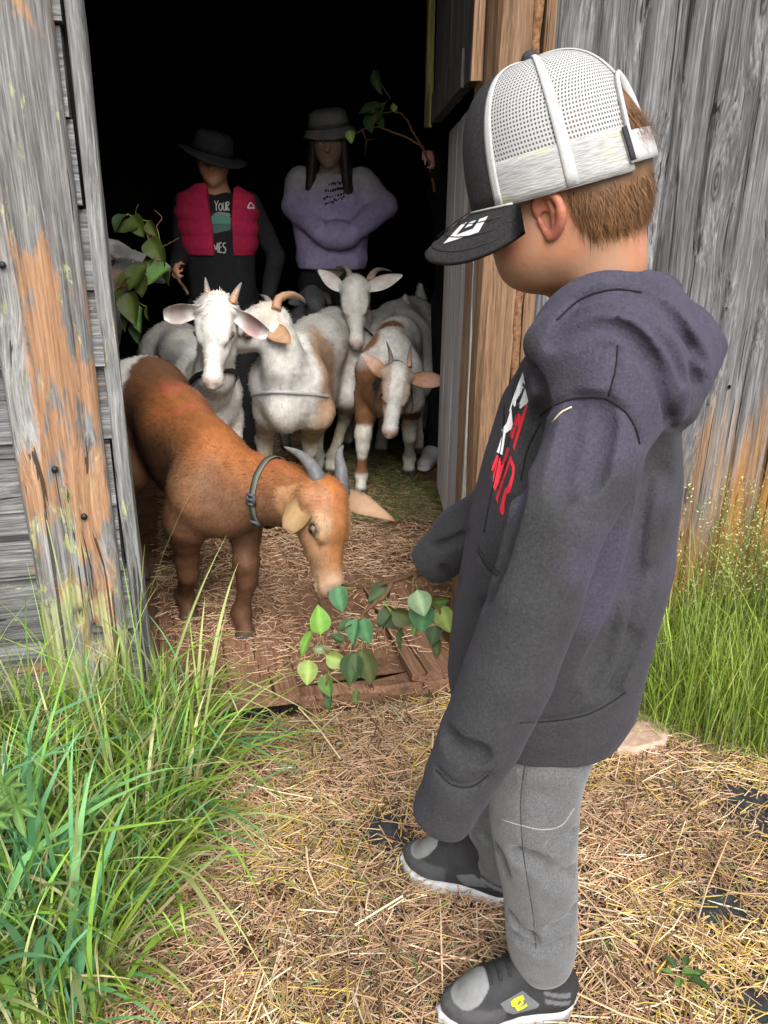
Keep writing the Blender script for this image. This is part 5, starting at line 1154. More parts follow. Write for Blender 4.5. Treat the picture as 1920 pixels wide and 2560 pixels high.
# ---- cap
def capmat():
    t = NT('cap_mesh'); uv = t.n('UVMap').outputs[0]; s_ = t.n('SeparateXYZ', {0: uv}); k = 2 * math.pi / .0036
    row = t.math('MULTIPLY', s_.outputs[1], 1.0); a = t.math('SINE', t.math('MULTIPLY', t.math('ADD', s_.outputs[0], t.math('MULTIPLY', s_.outputs[1], .5)), k)); b = t.math('SINE', t.math('MULTIPLY', s_.outputs[1], k * .9))
    hole = t.math('GREATER_THAN', t.math('MULTIPLY', t.math('ADD', a, 1.0), t.math('ADD', b, 1.0)), 1.45)
    t.set(t.b.inputs['Alpha'], t.math('SUBTRACT', 1.0, t.math('MULTIPLY', hole, .8))); return t.out((.33, .33, .33), .7, .2)
def ribmat():
    t = NT('cap_band'); uv = t.n('UVMap').outputs[0]; w = t.noise(t.mapp(uv, (60, 900, 1)), 1.0, 4); c = t.ramp(w, [(.3, (.20, .20, .198)), (.6, (.36, .36, .355))])
    c = t.mix(t.ramp(t.noise(t.mapp(uv, (14, 45, 1)), 1.0, 2), [(.56, 0.0), (.62, .45)]), c, (.34, .36, .20)); t.bump(w, .5, .002); return t.out(c, .8, .2)
M_MESH, M_BAND, M_CAPW, M_CAPD = capmat(), ribmat(), plain('cap_white', (.38, .38, .38), .75, .2, .06, 300, .25), plain('cap_dark', (.032, .031, .033), .85, .15, .3, 260, .4)
CO = HH(0, 0, 0); CX, CY, CH = .1015, .0863, .1336
def crown(a, t, g=0.0):
    """azimuth from the front towards the camera side, t from the rim to the top"""
    t = np.asarray(t, float); a = np.asarray(a, float); e = t * np.pi / 2; zn = np.where(t < 0, t * np.pi / 2, 0); e = np.maximum(e, 0)
    fr = .5 + .5 * np.cos(a); r = np.cos(e) ** (.62 + .0 * fr); z = CH * (np.sin(e) ** .92 * (1 - .02 * fr) + zn)
    r = r * (1 - .06 * np.sin(e) * (1 - fr)); x = (CX + g) * r * np.cos(a) + .010 * np.sin(e) * K; y = (CY + g) * r * np.sin(a)
    return CO + x[..., None] * hf + y[..., None] * hl + (z + g * np.sin(e))[..., None] * hu
def panel(name, a0, a1, t0, t1, mat, na_, nt, g=0.0, parent=None, th=.0016, cut=None):
    a = np.radians(np.linspace(a0, a1, na_)); t = np.linspace(t0, t1, nt); Ag, Tg = np.meshgrid(a, t); P = crown(Ag, Tg, g).reshape(-1, 3); P2 = crown(Ag, Tg, g - th).reshape(-1, 3); n = na_ * nt
    i = np.arange(nt - 1)[:, None] * na_; j = np.arange(na_ - 1)[None]; Q = np.stack([i + j, i + j + 1, i + na_ + j + 1, i + na_ + j], -1).reshape(-1, 4)
    if cut is not None: cc = cut(Ag.ravel(), Tg.ravel()); Q = Q[~cc[Q].any(1)]
    edges = {}
    for q_ in Q:
        for x, y in zip(q_, np.roll(q_, -1)): edges[(x, y)] = 1
    bd = A([(x, y) for x, y in edges if (y, x) not in edges]); S_ = np.stack([bd[:, 1], bd[:, 0], bd[:, 0] + n, bd[:, 1] + n], 1)
    uv = np.stack([Ag.ravel() * .1 * np.cos(Tg.ravel() * 1.3), Tg.ravel() * .17], 1)
    if th == 0: return add_world(name, P, [Q], mat, parent, uv=uv)
    return add_world(name, np.vstack([P, P2]), [np.vstack([Q, Q[:, ::-1] + n, S_])], mat, parent, uv=np.vstack([uv, uv]))
cap = tag(bpy.data.objects.new('cap', None), 'white mesh back trucker cap with a dark front and brim'); COL.objects.link(cap); cap.parent = boy; cap.location = Vector(CO) - boy.location
arch = lambda a, t: ((np.abs(np.abs(a) - np.pi) / .46) ** 2 + ((t - .03) / .40) ** 2 < 1)
panel('front_panel', -64, 64, 0, .985, M_CAPD, 33, 20, .0010, cap)
for g in (1, -1):
    panel('mesh_panel', g * 62, g * 178, .16, .97, M_MESH, 44, 24, 0, cap, 0, arch) if g > 0 else panel('mesh_panel', -178, -62, .16, .97, M_MESH, 44, 24, 0, cap, 0, arch)
    lo_, hi_ = (62, 152) if g > 0 else (-152, -62); panel('sweatband', lo_, hi_, -.01, .185, M_BAND, 40, 6, .0012, cap)
    s1, s2 = (62, 68) if g > 0 else (-68, -62); panel('seam_tape', s1, s2, .0, .98, M_CAPW, 4, 22, .0020, cap)
    s1, s2 = (108, 115) if g > 0 else (-115, -108); panel('seam_tape', s1, s2, .0, .99, M_CAPW, 4, 22, .0022, cap)
panel('seam_tape', 176.5, 183.5, .47, .99, M_CAPW, 4, 12, .0020, cap)
aa = np.linspace(-1, 1, 40); rimc = crown(np.pi + .47 * np.sin(aa * np.pi / 2) , .03 + .42 * np.cos(aa * np.pi / 2), .001)
V, Fs = tube(rimc, .0062, 8, flat=.45); add_world('arch_binding', V, Fs, M_CAPW, cap, np.repeat([[.6, .6, .6]], len(V), 0))
panel('strap', 148, 212, .02, .15, M_CAPW, 20, 5, .0045, cap, .003)
panel('tag', 147.5, 151, .03, .17, M_CAPD, 4, 5, .0062, cap, .002)
def brim():
    nv, ns = 33, 12; v, s_ = np.meshgrid(np.linspace(-1, 1, nv), np.linspace(0, 1, ns)); a = v * math.radians(80)
    R0 = crown(a, np.zeros_like(a), .002); tp_ = 1 - .995 * np.abs(v) ** 3.2; ln = .078 * K * tp_; dr = .016 * s_ + .010 * s_ ** 2 + .046 * s_ * np.abs(v) ** 1.7 * tp_ + .003 * np.abs(v) ** 2
    P = R0 + (ln * s_)[..., None] * hf - dr[..., None] * hu; P = P.reshape(-1, 3); P2 = P - .0045 * hu; n = nv * ns
    i = np.arange(ns - 1)[:, None] * nv; j = np.arange(nv - 1)[None]; Q = np.stack([i + j, i + nv + j, i + nv + j + 1, i + j + 1], -1).reshape(-1, 4)
    e = np.concatenate([np.arange(nv) + (ns - 1) * nv]); o1 = np.stack([e[:-1], e[:-1] + n, e[1:] + n, e[1:]], 1)
    l_ = np.arange(ns - 1) * nv; s1 = np.stack([l_ + nv, l_, l_ + n, l_ + nv + n], 1)[:, ::-1]; r_ = l_ + nv - 1; s2 = np.stack([r_, r_ + nv, r_ + nv + n, r_ + n], 1)[:, ::-1]
    o = add_world('brim', np.vstack([P, P2]), [np.vstack([Q, Q[:, ::-1] + n, o1, s1, s2])], M_CAPD, cap)
    G = P.reshape(ns, nv, 3)
    for row in (3, 6, 9): V, Fs = tube(G[row, 2:-2] + hu * .0006, .0007, 4); add_world('stitching', V, Fs, M_CAPD, o)
    V, Fs = tube(G[0, 1:-1] + hu * .0015, .0012, 5); add_world('piping', V, Fs, M_CAPW, o)
    Gp = lambda s0, v0: A([np.interp(v0, np.linspace(-1, 1, nv), [np.interp(s0, np.linspace(0, 1, ns), G[:, j_, c_]) for j_ in range(nv)]) for c_ in range(3)]) + hu * .0014
    # angular white emblem near the side edge
    E = lambda pts: A([Gp(y, .60 + .30 * (x - .5)) for x, y in pts]); Bq = Bag()
    for pts in ([(.0, .20), (.25, .10), (.25, .75), (.0, .85)], [(.25, .55), (.75, .38), (.75, .60), (.25, .75)], [(.75, .05), (1.0, .0), (1.0, .55), (.75, .60)], [(.4, .12), (.62, .06), (.62, .25), (.4, .32)]): Bq.add(E([(x, .18 + .62 * y) for x, y in pts]), [A([[0, 1, 2, 3]])], (.6, .6, .6))
    Bq.world('emblem', M_PRINT, o)
    return G
G = brim()
V, Fs, _ = ball(crown(A([0.0]), A([1.0]))[0] + hu * .002, .010); V = (V - V.mean(0)) @ np.eye(3) + V.mean(0); add_world('top_button', V, Fs, M_CAPD, cap)
# paper name label stuck above the brim
nb_ = G.shape[1]; Lp = np.vstack([[G[int(s_ * 11), int(v_ * (nb_ - 1))] + hu * .0035 for s_ in np.linspace(.06, .80, 10)] for v_ in (.50, .60)]); jj = np.arange(9)
add_world('name_sticker', Lp, [np.stack([jj, jj + 1, jj + 11, jj + 10], 1)], plain('paper', (.55, .58, .80), .6, .3, .15, 60), cap)
# ------------------------------------------------------------------ people inside the barn
M_CLOTH = attr_mat('cloth', .9, .1, .15, 40, .4, bscale=90)
def figure(label, base, H, yaw, top, bottom, arms, skin=(.40, .23, .15), h=.010, topc=None, shoec=(.45, .45, .44), sleeve=.050, tw=1.0, hem=.50, tilt=0.0, loose=1.0, feet=(.075, .075), topname='sweater', hand_n=None, hs_=1.0):
    f = V3(math.sin(yaw), -math.cos(yaw), 0); l = V3(-f[1], f[0], 0); b = V3(base[0], base[1], .044); k = H / 1.6
    w = lambda x, y, z: b + f * x * k + l * y * k + V3(0, 0, z * H)
    root = tag(empty('person', b), label, 'person')
    pts = np.vstack([w(-.3, -.35, 0), w(.35, .35, 1.02), *[np.vstack(a) for a in arms.values()]]); lo, hi = pts.min(0) - .10, pts.max(0) + .10
    sh = {'l': w(-.01, .150 * tw, .795), 'r': w(-.01, -.150 * tw, .795)}
    kk = k * 1.02 * hs_; hu_ = unit(V3(0, 0, 1) + f * math.tan(tilt)); hf_ = unit(f - hu_ * (f @ hu_)); HB_ = A([hf_, l, hu_]); hc_ = w(.015 + tilt * .12, 0, .845) + V3(0, 0, .118 * kk) ; kk = k * 1.02 * hs_
    HH_ = lambda x, y, z: hc_ + kk * (hf_ * x + l * y + hu_ * z)
    bd = Sdf(lo, hi, h)
    bd.ell(HH_(-.008, 0, .012), kk * A((.094, .080, .098)), HB_, .0); bd.ell(HH_(.034, 0, -.045), kk * A((.056, .066, .070)), HB_, .03); bd.rc(HH_(.02, 0, -.08), HH_(.060, 0, -.100), kk * .034, kk * .026, .03)
    bd.rc(HH_(.088, 0, -.015), HH_(.104, 0, -.044), kk * .010, kk * .013, .012)
    for g in (-1, 1): bd.rc(HH_(-.012, g * .076, .006), HH_(-.008, g * .074, -.026), kk * .014, kk * .010, .008, (l, 2.0)); bd.ell(HH_(.088, g * .030, -.006), kk * A((.012, .018, .012)), HB_, .012, 'c')
    bd.chain([HH_(-.02, 0, -.06), w(-.012, 0, .80)], [.050 * k, .056 * k], .03); bd.chain([w(-.012, 0, .80), w(0, 0, .68), w(0, 0, .52)], [.07 * k, .105 * k, .10 * k], .04)
    tp = Sdf(lo, hi, h); zz = A([hem, hem + .03, .60, .70, .765, .80, .825]) * H + b[2]; c = w(0, 0, 0)
    rx = A([.105, .112, .112, .118, .11, .085, .055]) * k * loose; ry = A([.150, .162, .160, .170, .165, .125, .065]) * k * tw * loose
    if abs(f[0]) > .5: rx, ry = ry, rx
    tp.zloft(zz, [c[0]] * 7, [c[1]] * 7, ry if abs(f[0]) <= .5 else rx, rx if abs(f[0]) <= .5 else ry, 2.3)
    for s_, (e_, w_) in arms.items():
        e_, w_ = A(e_), A(w_); R_ = sleeve * k
        tp.chain(crv([sh[s_], (sh[s_] + e_) / 2, e_], 5), [R_ * 1.25, R_ * 1.2, R_ * 1.1, R_, R_], .03, .01); tp.chain([e_, e_ + (w_ - e_) * .5, w_], [R_, R_ * .92, R_ * .74], .02, .01)
        bd.chain([sh[s_], e_, w_], [.035 * k, .032 * k, .022 * k], .03, .01); hand(bd, w_, w_ - e_, hand_n if hand_n is not None else f * .2 + V3(0, 0, -.3) + l * (.8 if s_ == 'r' else -.8), .105 * k, .8, 1 if s_ == 'l' else -1)
    tp.noise(.016, (9, 9, 7), int(H * 100)); tp.noise(.007, (24, 24, 14), int(H * 70), 2)
    lg = Sdf(lo, hi, h); lg.ell(w(0, 0, .50), k * A((.10, .155, .10)), A([f, l, V3(0, 0, 1)]), .02)
    for g, fx in ((1, feet[0]), (-1, feet[1])):
        L_ = [w(0, g * .085, .50), w(.012, g * .085, .27), w(-.01, g * fx * 1.1, .055)]; lg.chain(L_, [.088 * k, .066 * k, .055 * k], .02, .01); bd.chain(L_, [.06 * k, .045 * k, .035 * k], .02, .01)
        ft = w(0, g * fx * 1.1, 0); s0 = Sdf(ft - .2, ft + .22, .008); s0.rc(ft - f * .04 * k + V3(0, 0, .045), ft + f * .04 * k + V3(0, 0, .055), .040 * k, .042 * k, .0); s0.rc(ft + f * .03 * k + V3(0, 0, .045), ft + f * .155 * k + V3(0, 0, .034), .042 * k, .034 * k, .03, (l, .92)); s0.rc(ft - f * .05 * k + V3(0, 0, .014), ft + f * .165 * k + V3(0, 0, .012), .038 * k, .036 * k, .002, (V3(0, 0, 1), 2.6))
        Vs, Qs = s0.mesh(); so = add_world('shoe', Vs, [Qs], M_SHOE, root, mix(np.asarray(shoec) * np.ones((len(Vs), 3)), (.5, .5, .49), sstep(b[2] + .03, b[2] + .022, Vs[:, 2])))
    lg.noise(.012, (12, 12, 8), 9)
    V, Q = bd.mesh(); P = (V - hc_) @ HB_.T / kk; C = np.repeat(A(skin)[None], len(V), 0) * (.92 + .16 * fbm(V * 25, 2, 1))[:, None]
    C = mix(C, (.36, .10, .09), np.exp(-((P[:, 1] / .022) ** 2 + ((P[:, 2] + .072) / .007) ** 2)) * (P[:, 0] > .05) * .8); C = mix(C, (.42, .15, .11), .4 * np.exp(-(((np.abs(P[:, 1]) - .04) / .02) ** 2 + ((P[:, 2] + .045) / .02) ** 2)) * (P[:, 0] > 0))
    for g in (-1, 1): C = mix(C, A(skin) * .3, np.exp(-(((P[:, 1] - g * .030) / .018) ** 2 + ((P[:, 2] - .017) / .005) ** 2)) * (P[:, 0] > .05))
    add_world('body', V, [Q], M_SKIN, root, C)
    for g in (-1, 1):
        Vs, Qs, D = ball(HH_(.078, g * .030, -.007), .0125 * kk, 12, 8); d = D @ hf_; add_world('eye', Vs, Qs, M_EYE, root, np.where((d > .86)[:, None], (.05, .035, .02), (.55, .54, .52)))
    V, Q = tp.mesh(); cc = topc(V) if topc else np.asarray(top) * np.ones((len(V), 3)); to = add_world(topname, V, [Q], M_CLOTH, root, cc * (.85 + .3 * fbm(V * 18, 3, 2))[:, None])
    V, Q = lg.mesh(); add_world('trousers', V, [Q], M_CLOTH, root, np.asarray(bottom) * (.85 + .3 * fbm(V * 14, 3, 3))[:, None] * np.ones((1, 3)))
    return root, tp, to, HH_, HB_, kk, w
def hair_on(root, HH_, HB_, kk, col, long=0.0, cut=-.02):
    s_ = Sdf(HH_(0, 0, 0) - .16 - .30 * long, HH_(0, 0, 0) + .17 + .05 * long, .009); s_.ell(HH_(-.016, 0, .020), kk * A((.098, .084, .100)), HB_, 0)
    if long:
        for g in (-1, 1):
            for x0, y0 in ((-.03, .080), (.0, .086), (.03, .078)): s_.chain([HH_(x0, g * .070, .02), HH_(x0 + .01, g * y0, -.09), HH_(x0 + .05, g * (y0 + .012), -.09 - .13 * long), HH_(x0 + .06, g * y0, -.10 - .24 * long)], [.024, .026, .024, .010], .012)
        s_.ell(HH_(-.06, 0, -.08), A((.06, .08, .12)), HB_, .03)
    s_.ell(HH_(.075, 0, -.045), kk * A((.075, .058, .085)), HB_, .008, 'c'); s_.noise(.014, (45, 45, 10), 6); V, Q = s_.mesh()
    add_world('hair', V, [Q], M_HAIR, root, A(col) * (.5 + fbm(V * [70, 70, 12], 3, 4))[:, None])
def hat(root, c, up, r_in, r_out, hh, col, droop=.25, wob=0.0, name='hat', roll=0.0, dent=0.0):
    u = unit(up); a = unit(np.cross(V3(0, 1, 0.01), u)); b_ = np.cross(u, a); n = 40; th = np.arange(n) * 2 * np.pi / n; V = []
    prof = [(r_out, -droop * (r_out - r_in)), ((r_out + r_in) / 2, -droop * .35 * (r_out - r_in)), (r_in * 1.03, .0), (r_in, .012), (r_in * .97, hh * .5), (r_in * .90, hh * .82), (r_in * .68, hh * .98), (r_in * .30, hh * (1.0 - dent)), (.001, hh * (1 - dent * 1.3))]
    for side in (0, 1):
        for r_, z_ in prof:
            wz = wob * np.sin(2 * th + .6) * max(0, (r_ - r_in) / (r_out - r_in + 1e-6)); zz = z_ + wz + roll * max(0, (r_ - r_in) / (r_out - r_in + 1e-6)) ** 2; rr = r_ - .003 * side
            V += [c + a * rr * math.cos(t) + b_ * rr * math.sin(t) + u * (z2 - .004 * side) for t, z2 in zip(th, np.broadcast_to(zz, n))]
    m = len(prof); i = np.arange(m - 1)[:, None] * n; j = np.arange(n)[None]; j2 = (j + 1) % n; Q = np.stack([i + j, i + j2, i + n + j2, i + n + j], -1).reshape(-1, 4); jj = np.arange(n); k_ = m * n
    rim = np.stack([jj, (jj + 1) % n, (jj + 1) % n + k_, jj + k_], 1)[:, ::-1]; V = A(V)
    o = add_world(name, V, [np.vstack([Q, Q[:, ::-1] + k_, rim])], M_CLOTH, root, A(col) * (.75 + .5 * fbm(V * 22, 3, 7))[:, None])
    bd_ = A([c + a * r_in * 1.02 * math.cos(t) + b_ * r_in * 1.02 * math.sin(t) + u * .016 for t in th]); Vb, Qb = strap(bd_, u, .018, .003); add_world('hat_band', Vb, Qb, M_CLOTH, o, np.repeat(A([col]) * .6, len(Vb), 0)); return o
def strokes(name, sd, lines, mat, parent, col, r=.003, far=6.0):
    B = Bag()
    for pl in lines:
        P = sd.trace(pl, max(4, len(pl) * 3), near=2.0, far=far)
        if len(P) > 1: V, Fs = tube(P, r, 4); B.add(V, Fs, col)
    return B.world(name, mat, parent) if B.V else None

# child in the red vest
b1 = at(548, 600, 3.72)
r1, tp1, to1, HHr, HBr, kr, wr = figure('child in a dark wide brimmed hat and red puffer vest inside the barn', (b1[0], 3.72), 1.555, .05, (.022, .022, .024), (.030, .029, .031), {'r': (at(452, 640, 3.66), at(440, 672, 3.30)), 'l': (at(690, 640, 3.75), at(668, 760, 3.60))}, topname='shirt', h=.009, sleeve=.042, tilt=.10, skin=(.42, .22, .12), hs_=.90)
hair_on(r1, HHr, HBr, kr, (.05, .035, .025), 0)
hat(r1, HHr(.006, -.002, .022), unit(V3(.28, -.16, 1)), .098 * kr, .175 * kr, .088, (.035, .035, .037), .15, .012, dent=.15)
vs = Sdf(wr(-.2, -.26, .60), wr(.2, .26, .86) + V3(.0, .0, 0), .007) if False else None
def vest_side(g):
    s_ = Sdf(np.minimum(wr(-.2, -.3, .62), wr(.25, .3, .62)) - .02, np.maximum(wr(.25, .3, .86), wr(-.2, -.3, .86)) + .02, .007); c = wr(0, 0, 0); zs = A([.655, .67, .72, .775, .82, .845]) * 1.555 + .044
    s_.zloft(zs, [c[0]] * 6, [c[1]] * 6, A([.178, .190, .202, .212, .185, .10]) * kr, A([.145, .150, .152, .146, .118, .09]) * kr, 2.3)
    sl, X, Y, Z = s_.sl(s_.lo, s_.lo + s_.h * (s_.n - 1)); s_.D[sl] += (.0065 * np.abs(np.sin((Z - .1) * 2 * np.pi / .13)) ** .6 * -1 + .003).astype(np.float32) + 0 * X + 0 * Y
    gap = .040 if g < 0 else .045; cut = (np.where(Y < c[1], (gap + .0 * Z) - g * (X - c[0] - .005), -1)).astype(np.float32) + 0 * Z
    if g < 0: s_.put(sl, (X - c[0] + .045 + .10 * (Z - 1.10)).astype(np.float32) + 0 * Y, 0, 'c') if False else None
    edge = (c[0] + .000 - .16 * np.maximum(Z - 1.18, 0)) if g < 0 else (c[0] + .082 + .06 * np.maximum(Z - 1.18, 0)); keep = (X - edge) if g < 0 else (edge - X)
    s_.D[sl] = np.maximum(s_.D[sl], keep.astype(np.float32) + 0 * Y); inner = s_.D + .030
    V, Q = s_.mesh(); N = s_.normals(V); return s_, V, Q
for g in (-1, 1):
    sv, V, Q = vest_side(g); hl_ = fbm(V * 9, 2, 4); vo = add_world('vest', V, [Q], M_CLOTH, r1, mix((.32, .018, .05), (.52, .03, .09), hl_))
    if g > 0: strokes('emblem', sv, [[(619, 519), (626, 507), (635, 517), (622, 521)], [(619, 520), (637, 521)]], M_PRINT, vo, (.75, .75, .75), .0035)
pc = lambda pts: [(200 + x / 3.318, 250 + y / 3.318) for x, y in pts]
strokes('lettering', tp1, [pc(p) for p in ([(1116, 836), (1132, 875)], [(1146, 836), (1130, 878), (1132, 918)], [(1165, 858), (1152, 878), (1155, 905), (1168, 918), (1178, 898), (1178, 872), (1165, 858)], [(1186, 852), (1188, 905), (1200, 915), (1208, 900), (1207, 850)], [(1217, 918), (1214, 848)], [(1214, 848), (1232, 850), (1234, 868), (1217, 882)], [(1217, 882), (1238, 918)],
    [(1112, 1200), (1128, 1245)], [(1128, 1245), (1142, 1185)], [(1142, 1185), (1144, 1265)], [(1155, 1185), (1156, 1265)], [(1156, 1185), (1176, 1184)], [(1156, 1222), (1174, 1220)], [(1156, 1265), (1178, 1263)], [(1208, 1186), (1190, 1190), (1188, 1212), (1204, 1228), (1208, 1252), (1196, 1270), (1184, 1262)])], M_PRINT, to1, (.62, .62, .60), .0030)
def decal_far(*a, **k): return decal(*a, **k)
def far_decal(name, sd, polys, parent, col):
    """small flat prints on the people inside"""
    B = Bag()
    for pl in polys:
        c = np.mean(pl, 0); P = sd.trace(np.vstack([pl, [c]]), None, near=2.0, far=6.5)
        if len(P) == len(pl) + 1:
            P = P - _f * .004; n = len(pl); B.add(P, [A([[i, (i + 1) % n, n] for i in range(n)])], col)
    return B.world(name, M_PRINT, parent) if B.V else None
far_decal('printed_picture', tp1, [pc([(1082, 975), (1130, 938), (1235, 945), (1255, 990), (1250, 1030), (1090, 1030)])], to1, (.10, .28, .22)); far_decal('printed_picture', tp1, [pc([(1090, 1032), (1250, 1032), (1250, 1080), (1120, 1110), (1092, 1090)])], to1, (.06, .15, .12)); far_decal('printed_picture', tp1, [pc([(1100, 950), (1150, 930), (1240, 940), (1252, 965), (1180, 955)])], to1, (.28, .28, .27))
far_decal('name_sticker', tp1, [pc([(1045, 752), (1265, 722), (1280, 780), (1060, 826)])], to1, (.60, .60, .80)); far_decal('name_sticker', tp1, [pc([(1090, 762), (1170, 752), (1172, 780), (1100, 790)])], to1, (.35, .55, .75))

# person in the pale sweatshirt
b2 = at(828, 600, 4.42)
r2_, tp2, to2, HHp, HBp, kp, wp = figure('person in a pale lavender sweatshirt and grey hat standing in the dark barn', (b2[0], 4.42), 1.70, -.04, (.36, .34, .42), (.03, .03, .033), {'r': (at(738, 515, 4.42), at(802, 582, 4.25)), 'l': (at(958, 515, 4.42), at(884, 582, 4.25))}, h=.010, sleeve=.066, hem=.545, loose=1.12, tilt=.12,
    topc=lambda V: mix((.52, .51, .53), (.50, .44, .70), sstep(1.46, 1.30, V[:, 2] + .06 * fbm(V * 8, 2, 5))), topname='sweatshirt', skin=(.36, .24, .17))
hair_on(r2_, HHp, HBp, kp, (.035, .025, .020), 1.0)
pk_ = Sdf(at(845, 590, 4.25) - .22, at(845, 590, 4.25) + .22, .008); pk_.ell(at(843, 588, 4.27), (.125, .085, .080), None, 0); pk_.noise(.012, (16, 16, 12), 3); V, Q = pk_.mesh(); add_world('pocket', V, [Q], M_CLOTH, to2, np.repeat([[.50, .44, .70]], len(V), 0) * (.85 + .3 * fbm(V * 18, 3, 2))[:, None])
hat(r2_, HHp(.004, 0, .050), unit(V3(-.10, -.25, 1)), .096 * kp, .128 * kp, .085, (.22, .22, .215), .35, .004, roll=-.02)
rr = np.random.default_rng(12); sp = []
for row, (x0, y0, x1, y1) in enumerate(((820, 462, 880, 452), (812, 480, 878, 466), (808, 498, 884, 478), (812, 512, 862, 492))):
    for i in range(11):
        t = (i + .5) / 11; cx, cy = x0 + (x1 - x0) * t, y0 + (y1 - y0) * t + rr.normal(0, 1.2); a = rr.uniform(0, 3.1); r_ = rr.uniform(1.6, 3.2); sp.append([(cx + r_ * math.cos(q_ * 1.05) * (1.4 if q_ % 2 else .9), cy + r_ * 1.5 * math.sin(q_ * 1.05)) for q_ in range(6)])
far_decal('lettering', tp2, sp, to2, (.012, .012, .013))
# the one behind the door, only a hand and a shoe in view
ft3 = atz(1072, 1132, .05); hd3 = at(1072, 392, 3.35)
r3_, tp3, to3, HH3, HB3, k3, w3 = figure('person in black behind the door leaf with one hand holding a leafy stick', (.385, 3.80), 1.62, -.35, (.010, .010, .011), (.012, .012, .013), {'r': (at(1150, 560, 3.66), hd3 + V3(.03, .05, -.03)), 'l': (V3(.62, 3.75, 1.10), V3(.60, 3.6, .85))}, h=.010, skin=(.50, .26, .22), topname='jacket', hand_n=V3(-.9, -.3, .2), feet=(.075, .125))
hair_on(r3_, HH3, HB3, k3, (.03, .02, .015), 0)

# ------------------------------------------------------------------ leafy branches
M_LEAF = attr_mat('leaf', .5, .35, .14, 90, .25, trans=.22)
def leaf_mesh(name, col, asp, fold, seed, wav=.05):
    r = np.random.default_rng(seed); n = 9; t = np.linspace(0, 1, n); half = asp * .5 * np.sin(np.pi * t ** .72) ** .75 * (1 - .25 * t); half[0] = .03; half[-1] = .004
    V = []
    for i in range(n):
        for j, v in enumerate((-1, -.5, 0, .5, 1)):
            V.append((v * half[i], t[i] - .0, fold * abs(v) * half[i] * 2 - .10 * (t[i] - .5) ** 2 + wav * math.sin(t[i] * 9 + v * 2 + seed) * abs(v) * .5 + (.012 if v == 0 else 0)))
    V = A(V); i = np.arange(n - 1)[:, None] * 5; j = np.arange(4)[None]; Q = np.stack([i + j, i + j + 1, i + 5 + j + 1, i + 5 + j], -1).reshape(-1, 4)
    v = np.tile([1, .5, 0, .5, 1], n)[:, None]; C = A(col) * (1 - .18 * (v > .2) * 1.0 + .25 * (v == 0)); C = C * r.uniform(.88, 1.1, (len(V), 1))
    return mesh_np(name, V, Q, M_LEAF, C)
LC = {'teal': (.075, .20, .085), 'bright': (.19, .38, .065), 'lime': (.27, .36, .095), 'dark': (.045, .085, .028), 'olive': (.075, .095, .028), 'pale': (.30, .42, .24), 'mid': (.10, .20, .045), 'dim': (.075, .10, .018)}
LM = {}
def leaf(parent, org, p, d, nrm, size, col, asp=.85, fold=.18, seed=0):
    key = (col, round(asp, 2), fold, seed % 3)
    if key not in LM: LM[key] = leaf_mesh('leaf', LC[col], asp, fold, seed % 3)
    o = bpy.data.objects.new('leaf', LM[key]); COL.objects.link(o); o.parent = parent
    y = unit(d); z = unit(np.asarray(nrm, float) - y * (np.asarray(nrm, float) @ y)); x = np.cross(y, z); M = Matrix(((x[0], y[0], z[0], 0), (x[1], y[1], z[1], 0), (x[2], y[2], z[2], 0), (0, 0, 0, 1)))
    o.matrix_local = Matrix.Translation(Vector(np.asarray(p) - org)) @ M @ Matrix.Scale(size, 4); return o
def branch(label, org, stems, leaves, bark=(.15, .082, .045), seed=1, scale=1.0):
    root = tag(empty('leafy_twig', org), label, 'branch'); B = Bag(); r = np.random.default_rng(seed)
    for pts, r0, r1 in stems:
        P = crv(pts, max(8, len(pts) * 5)); P = P + r.normal(0, .0012, P.shape); V, Fs = tube(P, np.linspace(r0, r1, len(P)) * (1 + .18 * (r.uniform(size=len(P)) < .2)), 6); B.add(V, Fs, A(bark) * r.uniform(.8, 1.3))
    allst = np.vstack([crv(p, 40) for p, _, _ in stems])
    for (px, py, Y, size, ang, tilt, col, *rest) in leaves:
        asp = rest[0] if rest else .88; c = at(px, py, Y); a = math.radians(ang); d = _r * math.cos(a) + _u * math.sin(a); n = -_f * math.cos(tilt) + unit(np.cross(_f, d)) * math.sin(tilt) + V3(0, 0, .3); p = c - unit(d) * size * .5
        leaf(root, np.asarray(org), p, d, n, size, col, asp, float(r.choice([.10, .22, .34])), int(r.integers(0, 99)))
        q_ = allst[np.argmin(np.linalg.norm(allst - (p - d * .02), axis=1))]; m = (p + q_) / 2 + V3(0, 0, -.006) + r.normal(0, .003, 3); V, Fs = tube(bez([q_, m, p], 6), .0010 * scale, 4); B.add(V, Fs, (.22, .24, .06))
    V, Fs, C = B.get(); add_world('stem', V, Fs, attr_mat('twig', .8, .2, .2, 200, .4) if 'twig' not in bpy.data.materials else bpy.data.materials['twig'], root, C); return root
c0 = fa[4]
y1 = 1.27
